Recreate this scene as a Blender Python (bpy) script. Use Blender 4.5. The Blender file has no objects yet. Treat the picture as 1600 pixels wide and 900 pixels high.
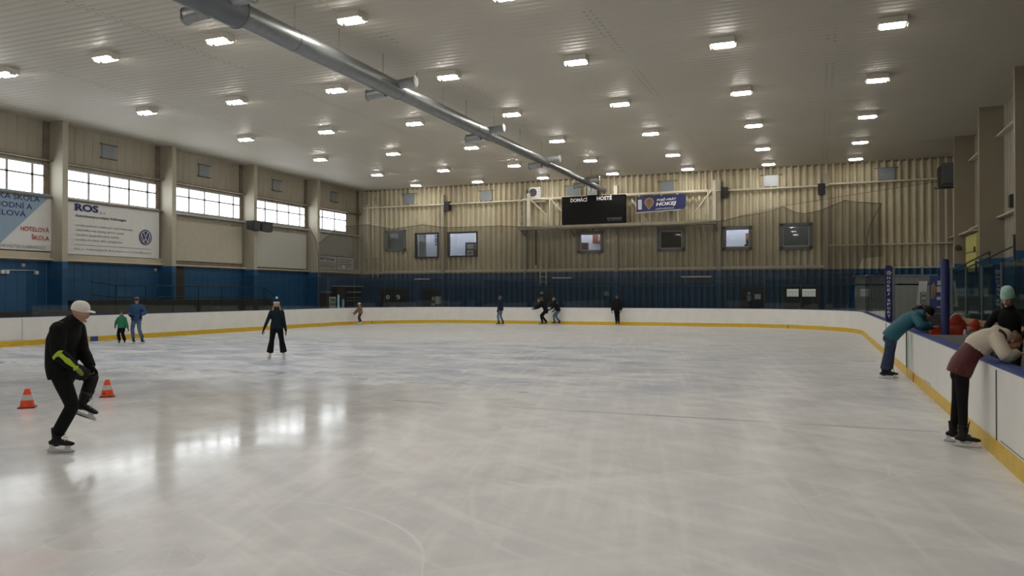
import bpy, bmesh, math, random
from mathutils import Vector, Matrix, noise as mnoise
random.seed(7)
V = Vector
SC = bpy.context.scene
COL = SC.collection

# ------------------------------------------------------------------ camera, world, exposure
CAM_H, YAW, PITCH, ROLL, FPX = 1.93, 0.379, 0.008, -0.0007, 1200.0
cam_data = bpy.data.cameras.new('camera')
cam_data.sensor_width = 36.0
cam_data.lens = FPX / 1600.0 * 36.0
cam_data.clip_end = 300
cam = bpy.data.objects.new('camera', cam_data)
COL.objects.link(cam)
_F = V((-math.sin(YAW) * math.cos(PITCH), math.cos(YAW) * math.cos(PITCH), math.sin(PITCH)))
_R = V((math.cos(YAW), math.sin(YAW), 0))
_U = _R.cross(_F)
_R, _U = _R * math.cos(ROLL) + _U * math.sin(ROLL), -_R * math.sin(ROLL) + _U * math.cos(ROLL)
_m = Matrix((_R, _U, -_F)).transposed().to_4x4()
_m.translation = V((0, 0, CAM_H))
cam.matrix_world = _m
SC.camera = cam

w = bpy.data.worlds.new('sky')
SC.world = w
w.use_nodes = True
w.node_tree.nodes['Background'].inputs[0].default_value = (0.75, 0.85, 1.0, 1)
w.node_tree.nodes['Background'].inputs[1].default_value = 1.0

SC.view_settings.view_transform = 'Standard'
SC.view_settings.look = 'None'
SC.view_settings.exposure = -0.22
SC.view_settings.gamma = 1.0
SC.view_settings.use_curve_mapping = False
LAMP = 112.0          # radiance of the lamp bars
DAY = 5.4            # radiance of the overcast daylight in the window panes

# ------------------------------------------------------------------ helpers: materials
MATS = {}


def nd(nt, kind, **kw):
    n = nt.nodes.new(kind)
    for k, v in kw.items():
        setattr(n, k, v)
    return n


def mat(name, col, rough=0.6, metal=0.0, var=0.0, vscale=3.0, bump=0.0, bscale=20.0, spec=0.5, stretch=None):
    """Principled material with procedural colour variation."""
    if name in MATS:
        return MATS[name]
    m = bpy.data.materials.new(name)
    m.use_nodes = True
    nt = m.node_tree
    b = nt.nodes['Principled BSDF']
    b.inputs['Roughness'].default_value = rough
    b.inputs['Metallic'].default_value = metal
    b.inputs['Specular IOR Level'].default_value = spec
    tc = nd(nt, 'ShaderNodeTexCoord')
    mp = nd(nt, 'ShaderNodeMapping')
    nt.links.new(tc.outputs['Object'], mp.inputs[0])
    if stretch:
        mp.inputs['Scale'].default_value = stretch
    nz = nd(nt, 'ShaderNodeTexNoise')
    nz.inputs['Scale'].default_value = vscale
    nz.inputs['Detail'].default_value = 6
    nt.links.new(mp.outputs[0], nz.inputs['Vector'])
    rp = nd(nt, 'ShaderNodeValToRGB')
    v = max(var, 0.03)
    rp.color_ramp.elements[0].position = 0.3
    rp.color_ramp.elements[1].position = 0.72
    rp.color_ramp.elements[0].color = (*[max(0, c * (1 - v)) for c in col], 1)
    rp.color_ramp.elements[1].color = (*[min(1, c * (1 + v * 0.6)) for c in col], 1)
    nt.links.new(nz.outputs['Fac'], rp.inputs[0])
    nt.links.new(rp.outputs[0], b.inputs['Base Color'])
    if bump:
        n2 = nd(nt, 'ShaderNodeTexNoise')
        n2.inputs['Scale'].default_value = bscale
        n2.inputs['Detail'].default_value = 4
        nt.links.new(mp.outputs[0], n2.inputs['Vector'])
        bp = nd(nt, 'ShaderNodeBump')
        bp.inputs['Strength'].default_value = bump
        bp.inputs['Distance'].default_value = 0.02
        nt.links.new(n2.outputs['Fac'], bp.inputs['Height'])
        nt.links.new(bp.outputs[0], b.inputs['Normal'])
    MATS[name] = m
    return m


def emit(name, col, strength):
    if name in MATS:
        return MATS[name]
    m = bpy.data.materials.new(name)
    m.use_nodes = True
    b = m.node_tree.nodes['Principled BSDF']
    b.inputs['Base Color'].default_value = (*col, 1)
    b.inputs['Emission Color'].default_value = (*col, 1)
    b.inputs['Emission Strength'].default_value = strength
    MATS[name] = m
    return m


def see_through(name, tint, gloss=0.06, rough=0.02, cover=0.0, cover_col=(0.1, 0.1, 0.1)):
    """Thin clear sheet (or netting when cover > 0)."""
    if name in MATS:
        return MATS[name]
    m = bpy.data.materials.new(name)
    m.use_nodes = True
    nt = m.node_tree
    nt.nodes.remove(nt.nodes['Principled BSDF'])
    out = nt.nodes['Material Output']
    t = nd(nt, 'ShaderNodeBsdfTransparent')
    t.inputs[0].default_value = (*tint, 1)
    last = t
    if cover > 0:
        d = nd(nt, 'ShaderNodeBsdfDiffuse')
        d.inputs[0].default_value = (*cover_col, 1)
        mx = nd(nt, 'ShaderNodeMixShader')
        mx.inputs[0].default_value = cover
        nt.links.new(t.outputs[0], mx.inputs[1])
        nt.links.new(d.outputs[0], mx.inputs[2])
        last = mx
    if gloss > 0:
        g = nd(nt, 'ShaderNodeBsdfGlossy')
        g.inputs['Roughness'].default_value = rough
        lw = nd(nt, 'ShaderNodeLayerWeight')
        lw.inputs['Blend'].default_value = 0.5
        pw = nd(nt, 'ShaderNodeMath', operation='POWER')
        pw.inputs[1].default_value = 4.0
        nt.links.new(lw.outputs['Facing'], pw.inputs[0])
        fr = nd(nt, 'ShaderNodeMapRange')
        fr.inputs[3].default_value = gloss
        fr.inputs[4].default_value = 0.6
        nt.links.new(pw.outputs[0], fr.inputs[0])
        mx2 = nd(nt, 'ShaderNodeMixShader')
        nt.links.new(fr.outputs[0], mx2.inputs[0])
        nt.links.new(last.outputs[0], mx2.inputs[1])
        nt.links.new(g.outputs[0], mx2.inputs[2])
        last = mx2
    nt.links.new(last.outputs[0], out.inputs[0])
    MATS[name] = m
    return m


# ------------------------------------------------------------------ helpers: meshes
def world_loc(o):
    p = V((0, 0, 0))
    while o is not None:
        p = p + o.location
        o = o.parent
    return p


class MB:
    """Collects shapes; build() links them as ONE mesh object."""

    def __init__(s):
        s.v, s.f, s.mi, s.cur = [], [], [], 0

    def add(s, vs, fs):
        b = len(s.v)
        s.v.extend(V(p) for p in vs)
        for f in fs:
            s.f.append(tuple(b + i for i in f))
            s.mi.append(s.cur)
        return s

    def box(s, x0, x1, y0, y1, z0, z1):
        vs = [(x0, y0, z0), (x1, y0, z0), (x1, y1, z0), (x0, y1, z0), (x0, y0, z1), (x1, y0, z1), (x1, y1, z1), (x0, y1, z1)]
        return s.add(vs, [(0, 3, 2, 1), (4, 5, 6, 7), (0, 1, 5, 4), (1, 2, 6, 5), (2, 3, 7, 6), (3, 0, 4, 7)])

    def bbox(s, x0, x1, y0, y1, z0, z1, r=0.02):
        """box with chamfered vertical and top edges"""
        bm = bmesh.new()
        bmesh.ops.create_cube(bm, size=1)
        for vv in bm.verts:
            vv.co = V((x0 + (vv.co.x + .5) * (x1 - x0), y0 + (vv.co.y + .5) * (y1 - y0), z0 + (vv.co.z + .5) * (z1 - z0)))
        bmesh.ops.bevel(bm, geom=bm.edges[:], offset=r, segments=2, affect='EDGES')
        bm.verts.index_update()
        s.add([vv.co.copy() for vv in bm.verts], [[vv.index for vv in f.verts] for f in bm.faces])
        bm.free()
        return s

    def bar(s, a, b, w, h=None, up=(0, 0, 1)):
        a, b = V(a), V(b)
        h = h or w
        t = (b - a).normalized()
        u = V(up)
        if abs(t.dot(u)) > 0.98:
            u = V((0, 1, 0))
        x = t.cross(u).normalized() * (w / 2)
        y = x.cross(t).normalized() * (h / 2)
        vs = [a - x - y, a + x - y, a + x + y, a - x + y, b - x - y, b + x - y, b + x + y, b - x + y]
        return s.add(vs, [(0, 3, 2, 1), (4, 5, 6, 7), (0, 1, 5, 4), (1, 2, 6, 5), (2, 3, 7, 6), (3, 0, 4, 7)])

    def loft(s, rings, n=16, cap=('round', 'round'), side=(1, 0, 0)):
        """rings: (centre, rx, ry); elliptical tube along a path."""
        cs = [V(r[0]) for r in rings]
        side = V(side)
        out = []

        def ring(c, rx, ry, t):
            x = side - t * side.dot(t)
            if x.length < 1e-4:
                x = V((0, 1, 0)) - t * t.y
                if x.length < 1e-4:
                    x = V((0, 0, 1)) - t * t.z
            x.normalize()
            y = t.cross(x).normalized()
            out.append([c + x * (rx * math.cos(2 * math.pi * k / n)) + y * (ry * math.sin(2 * math.pi * k / n)) for k in range(n)])

        N = len(cs)
        T = []
        for i in range(N):
            a = cs[max(0, i - 1)]
            b = cs[min(N - 1, i + 1)]
            T.append((b - a).normalized())
        r0 = (rings[0][1] + rings[0][2]) / 2
        r1 = (rings[-1][1] + rings[-1][2]) / 2
        tip0, tip1 = cs[0], cs[-1]
        if cap[0] == 'round':
            for q in (0.8, 0.45):
                k = math.sqrt(1 - q * q)
                ring(cs[0] - T[0] * r0 * q, rings[0][1] * k, rings[0][2] * k, T[0])
            tip0 = cs[0] - T[0] * r0
        for i in range(N):
            ring(cs[i], rings[i][1], rings[i][2], T[i])
        if cap[1] == 'round':
            for q in (0.45, 0.8):
                k = math.sqrt(1 - q * q)
                ring(cs[-1] + T[-1] * r1 * q, rings[-1][1] * k, rings[-1][2] * k, T[-1])
            tip1 = cs[-1] + T[-1] * r1
        vs = [p for r in out for p in r]
        fs = []
        M = len(out)
        for i in range(M - 1):
            for k in range(n):
                k2 = (k + 1) % n
                fs.append((i * n + k, i * n + k2, (i + 1) * n + k2, (i + 1) * n + k))
        if cap[0] != 'open':
            vs.append(tip0)
            c = len(vs) - 1
            fs += [(c, (k + 1) % n, k) for k in range(n)]
        if cap[1] != 'open':
            vs.append(tip1)
            c = len(vs) - 1
            o = (M - 1) * n
            fs += [(c, o + k, o + (k + 1) % n) for k in range(n)]
        return s.add(vs, fs)

    def tube(s, pts, r, n=10, cap='flat'):
        if not isinstance(r, (list, tuple)):
            r = [r] * len(pts)
        return s.loft([(p, q, q) for p, q in zip(pts, r)], n=n, cap=(cap, cap))

    def ball(s, c, rx, ry=None, rz=None, nu=16, nv=10, fn=None):
        ry = ry or rx
        rz = rz or rx
        c = V(c)
        vs, fs = [], []
        for j in range(1, nv):
            th = math.pi * j / nv
            for i in range(nu):
                ph = 2 * math.pi * i / nu
                p = V((math.sin(th) * math.cos(ph), math.sin(th) * math.sin(ph), math.cos(th)))
                q = fn(p) if fn else V((p.x * rx, p.y * ry, p.z * rz))
                vs.append(c + q)
        top = len(vs)
        for sgn in (1, -1):
            p = V((0, 0, sgn))
            vs.append(c + (fn(p) if fn else V((0, 0, sgn * rz))))
        for j in range(nv - 2):
            for i in range(nu):
                i2 = (i + 1) % nu
                fs.append((j * nu + i, (j + 1) * nu + i, (j + 1) * nu + i2, j * nu + i2))
        for i in range(nu):
            i2 = (i + 1) % nu
            fs.append((top, i, i2))
            fs.append((top + 1, (nv - 2) * nu + i2, (nv - 2) * nu + i))
        return s.add(vs, fs)

    def prism(s, poly, origin, ux, uy, depth):
        """polygon (2D) in the plane origin + a*ux + b*uy, thickness along ux x uy"""
        o, ux, uy = V(origin), V(ux), V(uy)
        nrm = ux.cross(uy).normalized() * depth
        n = len(poly)
        vs = [o + ux * a + uy * b for a, b in poly] + [o + ux * a + uy * b + nrm for a, b in poly]
        fs = [tuple(range(n))[::-1], tuple(range(n, 2 * n))]
        fs += [(i, (i + 1) % n, n + (i + 1) % n, n + i) for i in range(n)]
        return s.add(vs, fs)

    def sweep(s, path, prof, closed=False):
        """path: (x, y, nx, ny); prof: (offset, z) closed polygon"""
        n = len(prof)
        vs = []
        for x, y, nx, ny in path:
            for o, z in prof:
                vs.append((x + nx * o, y + ny * o, z))
        fs = []
        for i in range(len(path) - 1):
            for k in range(n):
                k2 = (k + 1) % n
                fs.append((i * n + k, (i + 1) * n + k, (i + 1) * n + k2, i * n + k2))
        fs.append(tuple(range(n)))
        o = (len(path) - 1) * n
        fs.append(tuple(o + k for k in range(n))[::-1])
        return s.add(vs, fs)

    def xform(s, m):
        s.v = [m @ p for p in s.v]
        return s

    def mesh(s, name, off=V((0, 0, 0)), smooth=False):
        me = bpy.data.meshes.new(name)
        me.from_pydata([p - off for p in s.v], [], s.f)
        me.polygons.foreach_set('material_index', s.mi)
        bm = bmesh.new()
        bm.from_mesh(me)
        bmesh.ops.recalc_face_normals(bm, faces=bm.faces)
        bm.to_mesh(me)
        bm.free()
        if smooth:
            me.polygons.foreach_set('use_smooth', [True] * len(me.polygons))
        return me

    def build(s, name, mats, parent=None, loc=None, smooth=False, sharp=None):
        off = V(loc) if loc is not None else (world_loc(parent) if parent else V((0, 0, 0)))
        me = s.mesh(name, off, smooth)
        for m in (mats if isinstance(mats, (list, tuple)) else [mats]):
            me.materials.append(m)
        o = bpy.data.objects.new(name, me)
        COL.objects.link(o)
        if parent is not None:
            o.parent = parent
        elif loc is not None:
            o.location = off
        if smooth and sharp:
            try:
                me.set_sharp_from_angle(angle=math.radians(sharp))
            except Exception:
                pass
        return o

    def build_remesh(s, name, m, parent, voxel, smooth=4, factor=0.5):
        off = world_loc(parent) if parent else V((0, 0, 0))
        me = s.mesh(name + '_raw', off)
        t = bpy.data.objects.new(name + '_raw', me)
        COL.objects.link(t)
        md = t.modifiers.new('r', 'REMESH')
        md.mode = 'VOXEL'
        md.voxel_size = voxel
        md.use_smooth_shade = True
        if smooth:
            ms = t.modifiers.new('s', 'SMOOTH')
            ms.factor = factor
            ms.iterations = smooth
        dg = bpy.context.evaluated_depsgraph_get()
        dg.update()
        new = bpy.data.meshes.new_from_object(t.evaluated_get(dg))
        bpy.data.objects.remove(t)
        bpy.data.meshes.remove(me)
        new.name = name
        new.materials.clear()
        new.materials.append(m)
        new.polygons.foreach_set('use_smooth', [True] * len(new.polygons))
        o = bpy.data.objects.new(name, new)
        COL.objects.link(o)
        if parent is not None:
            o.parent = parent
        return o


def thing(name, label, cat, loc=(0, 0, 0), group=None, rz=0.0):
    o = bpy.data.objects.new(name, None)
    COL.objects.link(o)
    o.location = V(loc)
    o.rotation_euler = (0, 0, rz)
    o.empty_display_size = 0.2
    return tag(o, label, cat, group)


def tag(o, label, cat, group=None):
    o['label'] = label
    o['category'] = cat
    if group:
        o['group'] = group
    return o


def struct(o):
    o['kind'] = 'structure'
    return o


def dup(root, loc=None, label=None, group=None, rz=None):
    def cp(o, par):
        c = o.copy()
        COL.objects.link(c)
        c.parent = par
        for ch in list(o.children):
            cp(ch, c)
        return c
    kids = list(root.children)
    r = root.copy()
    COL.objects.link(r)
    for k in kids:
        cp(k, r)
    if loc is not None:
        r.location = V(loc)
    if rz is not None:
        r.rotation_euler = (0, 0, rz)
    if label:
        r['label'] = label
    if group:
        r['group'] = group
    return r


def text(name, body, m, parent, origin, right, up, width, height, shear=0.0, bold=0.0, lift=0.004):
    """lettering fitted into width x height at origin (lower left), in the plane right/up"""
    cu = bpy.data.curves.new(name, 'FONT')
    cu.body = body
    cu.size = 1.0
    cu.shear = shear
    cu.offset = bold
    cu.resolution_u = 3
    t = bpy.data.objects.new(name + '_raw', cu)
    COL.objects.link(t)
    dg = bpy.context.evaluated_depsgraph_get()
    dg.update()
    me = bpy.data.meshes.new_from_object(t.evaluated_get(dg))
    bpy.data.objects.remove(t)
    bpy.data.curves.remove(cu)
    xs = [v.co.x for v in me.vertices]
    ys = [v.co.y for v in me.vertices]
    x0, x1, y0, y1 = min(xs), max(xs), min(ys), max(ys)
    R, U, O = V(right), V(up), V(origin)
    N = R.cross(U).normalized()
    off = world_loc(parent)
    for v in me.vertices:
        v.co = O + R * ((v.co.x - x0) / (x1 - x0) * width) + U * ((v.co.y - y0) / (y1 - y0) * height) + N * lift - off
    me.materials.clear()
    me.materials.append(m)
    for p in me.polygons:
        p.material_index = 0
    o = bpy.data.objects.new(name, me)
    COL.objects.link(o)
    o.parent = parent
    return o

# ------------------------------------------------------------------ layout constants (metres)
XL, XR, YF = -27.74, 1.95, 46.67          # ice edge: left, right, far
WXL, WXR, WYB, WYF = -31.6, 7.0, 48.67, -13.0   # walls
ZC = 9.55                                   # ceiling
BAY0, BAY = 23.95, 6.157                    # column grid
CR = 7.0                                    # rink corner radius
ZB = 3.38                                   # top of the blue paint

# ------------------------------------------------------------------ materials
CREAM = mat('cream_paint', (0.56, 0.51, 0.39), 0.55, var=0.10, vscale=1.2)
CREAM_TRIM = mat('cream_steel', (0.66, 0.61, 0.49), 0.45, var=0.08)
STEEL_BROWN = mat('rusty_beam', (0.22, 0.18, 0.13), 0.7, var=0.3, vscale=3)
BLUE_PAINT = mat('blue_paint', (0.018, 0.088, 0.21), 0.5, var=0.12, vscale=1.5)
WHITE_BOARD = mat('white_hdpe', (0.86, 0.85, 0.81), 0.35, var=0.05, vscale=2.0)
YELLOW = mat('yellow_kickplate', (0.72, 0.47, 0.03), 0.4, var=0.10, vscale=4)
BLUE_CAP = mat('blue_cap', (0.03, 0.07, 0.30), 0.35, var=0.08)
NAVY_PAD = mat('navy_padding', (0.016, 0.020, 0.12), 0.5, var=0.06)
BLACK = mat('black_plastic', (0.012, 0.012, 0.013), 0.5)
DARK = mat('dark_grey', (0.05, 0.05, 0.052), 0.6)
DARKSTEEL = mat('dark_steel', (0.06, 0.065, 0.07), 0.45)
GREY = mat('grey_paint', (0.30, 0.32, 0.33), 0.5)
LGREY = mat('light_grey', (0.55, 0.56, 0.56), 0.5)
WHITE = mat('white_paint', (0.80, 0.80, 0.78), 0.5)
PAPER = mat('white_vinyl', (0.78, 0.78, 0.76), 0.45, var=0.03)
CONCRETE = mat('concrete', (0.20, 0.20, 0.20), 0.8, var=0.15)
GALV = mat('galvanised_steel', (0.27, 0.285, 0.29), 0.40, 0.75, var=0.12, vscale=5)
GALV_PAINT = mat('grey_duct', (0.15, 0.165, 0.18), 0.45, 0.3, var=0.06)
VENT = mat('louver_grey', (0.27, 0.31, 0.33), 0.5, var=0.08)
WOOD = mat('bench_wood', (0.34, 0.21, 0.11), 0.55, var=0.2, vscale=3, stretch=(1, 8, 8))
GLASS = see_through('protective_glass', (0.86, 0.90, 0.90), 0.03)
GLASS_DARK = see_through('bench_glass', (0.60, 0.72, 0.70), 0.02)
PANE = see_through('window_glass', (0.88, 0.90, 0.92), 0.02)
NET = see_through('dark_netting', (1, 1, 1), 0, cover=0.44, cover_col=(0.075, 0.07, 0.058))
DAYLIGHT = emit('daylight_pane', (0.93, 0.97, 1.0), DAY)
LAMPDIM = emit('lamp_bar_dim', (1.0, 0.93, 0.82), LAMP * 0.55)
LAMPGLOW = emit('lamp_bar', (1.0, 0.955, 0.885), LAMP)
INK = mat('ink_black', (0.02, 0.02, 0.02), 0.6)
INKBLUE = mat('ink_navy', (0.02, 0.025, 0.15), 0.6)
INKRED = mat('ink_red', (0.50, 0.06, 0.05), 0.6)
INKGREY = mat('ink_grey', (0.16, 0.16, 0.17), 0.6)
INKWHITE = mat('ink_white', (0.85, 0.85, 0.85), 0.6)


def paint_material(name, cream, stain=0.25, split=ZB):
    """corrugated sheet: cream above, blue paint below the height split, with rusty runs"""
    m = bpy.data.materials.new(name)
    m.use_nodes = True
    nt = m.node_tree
    L = nt.links.new
    b = nt.nodes['Principled BSDF']
    b.inputs['Roughness'].default_value = 0.5
    g = nd(nt, 'ShaderNodeNewGeometry')
    sp = nd(nt, 'ShaderNodeSeparateXYZ')
    L(g.outputs['Position'], sp.inputs[0])
    st = nd(nt, 'ShaderNodeMath', operation='GREATER_THAN')
    st.inputs[1].default_value = split
    L(sp.outputs['Z'], st.inputs[0])
    mp = nd(nt, 'ShaderNodeMapping')
    mp.inputs['Scale'].default_value = (0.35, 0.35, 0.22)
    L(g.outputs['Position'], mp.inputs[0])
    nz = nd(nt, 'ShaderNodeTexNoise')
    nz.inputs['Scale'].default_value = 1.0
    nz.inputs['Detail'].default_value = 7
    nz.inputs['Roughness'].default_value = 0.65
    L(mp.outputs[0], nz.inputs['Vector'])
    r1 = nd(nt, 'ShaderNodeValToRGB')
    r1.color_ramp.elements[0].position = 0.34
    r1.color_ramp.elements[1].position = 0.62
    r1.color_ramp.elements[0].color = (cream[0] * (1 - stain), cream[1] * (1 - stain * 1.2), cream[2] * (1 - stain * 1.5), 1)
    r1.color_ramp.elements[1].color = (*cream, 1)
    L(nz.outputs['Fac'], r1.inputs[0])
    r2 = nd(nt, 'ShaderNodeValToRGB')
    r2.color_ramp.elements[0].color = (0.015, 0.080, 0.185, 1)
    r2.color_ramp.elements[1].color = (0.021, 0.105, 0.245, 1)
    L(nz.outputs['Fac'], r2.inputs[0])
    mx = nd(nt, 'ShaderNodeMixRGB')
    L(st.outputs[0], mx.inputs[0])
    L(r2.outputs[0], mx.inputs[1])
    L(r1.outputs[0], mx.inputs[2])
    L(mx.outputs[0], b.inputs['Base Color'])
    return m


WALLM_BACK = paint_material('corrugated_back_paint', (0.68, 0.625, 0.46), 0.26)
WALLM_RIGHT = paint_material('sheet_right_shaded', (0.36, 0.32, 0.25), 0.2)  # side sheet darkened: dimness of the right side put into the colour
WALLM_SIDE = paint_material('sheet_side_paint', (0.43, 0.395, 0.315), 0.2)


def ice_material():
    m = bpy.data.materials.new('ice')
    m.use_nodes = True
    nt = m.node_tree
    L = nt.links.new
    b = nt.nodes['Principled BSDF']
    g = nd(nt, 'ShaderNodeNewGeometry')
    sp = nd(nt, 'ShaderNodeSeparateXYZ')
    L(g.outputs['Position'], sp.inputs[0])

    def noise(scale, detail=5, rough=0.6, dist=0.0, stretch=None, off=(0, 0, 0)):
        mp = nd(nt, 'ShaderNodeMapping')
        mp.inputs['Location'].default_value = off
        if stretch:
            mp.inputs['Scale'].default_value = stretch
        L(g.outputs['Position'], mp.inputs[0])
        n = nd(nt, 'ShaderNodeTexNoise')
        n.inputs['Scale'].default_value = scale
        n.inputs['Detail'].default_value = detail
        n.inputs['Roughness'].default_value = rough
        n.inputs['Distortion'].default_value = dist
        L(mp.outputs[0], n.inputs['Vector'])
        return n.outputs['Fac']

    def math_(op, a, c=None, clamp=False):
        n = nd(nt, 'ShaderNodeMath', operation=op)
        n.use_clamp = clamp
        for i, x in enumerate((a, c)):
            if x is None:
                continue
            if isinstance(x, (int, float)):
                n.inputs[i].default_value = x
            else:
                L(x, n.inputs[i])
        return n.outputs[0]

    def ramp(x, a, c, v0=0.0, v1=1.0):
        n = nd(nt, 'ShaderNodeMapRange')
        n.inputs[1].default_value = a
        n.inputs[2].default_value = c
        n.inputs[3].default_value = v0
        n.inputs[4].default_value = v1
        n.interpolation_type = 'SMOOTHSTEP'
        L(x, n.inputs[0])
        return n.outputs[0]

    def mix(f, a, c):
        n = nd(nt, 'ShaderNodeMixRGB')
        for i, x in enumerate((f, a, c)):
            if isinstance(x, tuple):
                n.inputs[i].default_value = (*x, 1)
            elif isinstance(x, (int, float)):
                n.inputs[i].default_value = x
            else:
                L(x, n.inputs[i])
        return n.outputs[0]

    big = noise(0.16, 4, 0.55, 0.6)
    mid = noise(0.8, 9, 0.66, 0.5, (1.0, 1.2, 1))
    mid2 = noise(0.55, 6, 0.60, 0.3, (0.8, 1.5, 1), (5, 3, 0))
    fine = noise(5.0, 6, 0.65, 0.8)
    # band of ice still unswept: blue-grey with snowy streaks, roughly 13 to 30 m away
    band = math_('MULTIPLY', ramp(sp.outputs['Y'], 11.5, 16.5), ramp(sp.outputs['Y'], 33, 24))
    band = math_('MULTIPLY', band, ramp(sp.outputs['X'], 1.0, -9.0, 0.35, 1.0))
    streak = ramp(mid, 0.2, 0.8)
    snow = mix(streak, (0.66, 0.675, 0.70), (0.76, 0.765, 0.77))
    snow = mix(ramp(big, 0.35, 0.65), snow, (0.71, 0.715, 0.72))
    worn = mix(ramp(mid2, 0.38, 0.66), (0.28, 0.34, 0.47), (0.68, 0.71, 0.77))
    swirl = noise(0.9, 8, 0.68, 1.6, (0.45, 1.6, 1), (2, 8, 0))
    worn = mix(math_('MULTIPLY', ramp(swirl, 0.50, 0.64), 0.75), worn, (0.80, 0.81, 0.83))
    col = mix(math_('MULTIPLY', band, 0.95), snow, worn)
    # scattered snow dust
    col = mix(math_('MULTIPLY', ramp(fine, 0.60, 0.78), 0.30), col, (0.92, 0.92, 0.92))
    # scraped smears in two directions
    for k, (rot, st, sc, amt) in enumerate(((0.5, (0.35, 2.2, 1), 1.3, 0.28), (-0.7, (0.3, 1.8, 1), 0.9, 0.24), (1.35, (0.22, 2.6, 1), 1.6, 0.20))):
        mp = nd(nt, 'ShaderNodeMapping')
        mp.inputs['Rotation'].default_value = (0, 0, rot)
        r_ = nd(nt, 'ShaderNodeMapping')
        r_.inputs['Scale'].default_value = st
        L(g.outputs['Position'], mp.inputs[0])
        L(mp.outputs[0], r_.inputs[0])
        n = nd(nt, 'ShaderNodeTexNoise')
        n.inputs['Scale'].default_value = sc
        n.inputs['Detail'].default_value = 6
        n.inputs['Roughness'].default_value = 0.6
        n.inputs['Distortion'].default_value = 0.4
        L(r_.outputs[0], n.inputs['Vector'])
        col = mix(math_('MULTIPLY', ramp(n.outputs['Fac'], 0.48, 0.68), amt * 1.8), col, (0.88, 0.885, 0.89))
        col = mix(math_('MULTIPLY', ramp(n.outputs['Fac'], 0.48, 0.30), amt * 1.1), col, (0.52, 0.545, 0.59))
    # long thin skate marks
    for k, (sc, of, wd) in enumerate(((0.10, (3, 1, 0), .0012), (0.16, (9, 4, 0), .0016), (0.22, (2, 14, 0), .0022), (0.30, (21, 5, 0), .0026), (0.13, (31, 9, 0), .0013))):
        n = noise(sc, 0.6, 0.3, 0.6, None, of)
        d = math_('ABSOLUTE', math_('SUBTRACT', n, 0.47 + 0.02 * k))
        ln = math_('MULTIPLY', ramp(d, wd, wd * 0.2), ramp(noise(0.35, 4, 0.6, 0, None, of), 0.45, 0.65))
        col = mix(math_('MULTIPLY', ln, 0.55), col, (0.93, 0.93, 0.93))
    # painted lines under the ice, half hidden by the scraped surface
    fade = ramp(noise(0.8, 4, 0.6), 0.34, 0.62)

    def stripe(y, half, amt, colr, x0=-40.0, x1=5.0):
        nonlocal col
        d = math_('ABSOLUTE', math_('SUBTRACT', sp.outputs['Y'], y))
        k = ramp(d, half + 0.03, half - 0.02)
        k = math_('MULTIPLY', k, math_('MULTIPLY', math_('GREATER_THAN', sp.outputs['X'], x0), math_('LESS_THAN', sp.outputs['X'], x1)))
        k = math_('MULTIPLY', math_('MULTIPLY', k, fade), amt)
        col = mix(k, col, colr)
    stripe(12.2, 0.06, 0.75, (0.34, 0.38, 0.50), -7.2, 1.6)
    stripe(23.05, 0.15, 0.45, (0.30, 0.40, 0.62))
    stripe(18.9, 0.15, 0.35, (0.62, 0.42, 0.40))
    # red face-off spot in the near ice
    dx = math_('SUBTRACT', sp.outputs['X'], -5.4)
    dy = math_('SUBTRACT', sp.outputs['Y'], 3.6)
    rr = math_('SQRT', math_('ADD', math_('MULTIPLY', dx, dx), math_('MULTIPLY', dy, dy)))
    col = mix(math_('MULTIPLY', math_('MULTIPLY', ramp(rr, 0.65, 0.35), fade), 0.25), col, (0.70, 0.40, 0.40))
    L(col, b.inputs['Base Color'])
    # wetter on the left of the near ice, scraped on the right and far away
    wet = ramp(math_('ADD', sp.outputs['X'], math_('MULTIPLY', big, 3.0)), -1.5, -7.0)
    wet = math_('MULTIPLY', wet, ramp(sp.outputs['Y'], 17.0, 11.0))
    soft = noise(0.7, 2, 0.5, 0.3, None, (4, 4, 0))
    r0 = ramp(soft, 0.3, 0.7, 0.30, 0.42)
    rw = ramp(soft, 0.3, 0.7, 0.075, 0.13)
    rmx = nd(nt, 'ShaderNodeMix')
    L(wet, rmx.inputs[0])
    L(r0, rmx.inputs[2])
    L(rw, rmx.inputs[3])
    L(rmx.outputs[0], b.inputs['Roughness'])
    b.inputs['IOR'].default_value = 1.33
    bp = nd(nt, 'ShaderNodeBump')
    bp.inputs['Strength'].default_value = 0.05
    bp.inputs['Distance'].default_value = 0.006
    L(noise(2.2, 5, 0.6, 0.5), bp.inputs['Height'])
    L(bp.outputs[0], b.inputs['Normal'])
    return m


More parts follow.
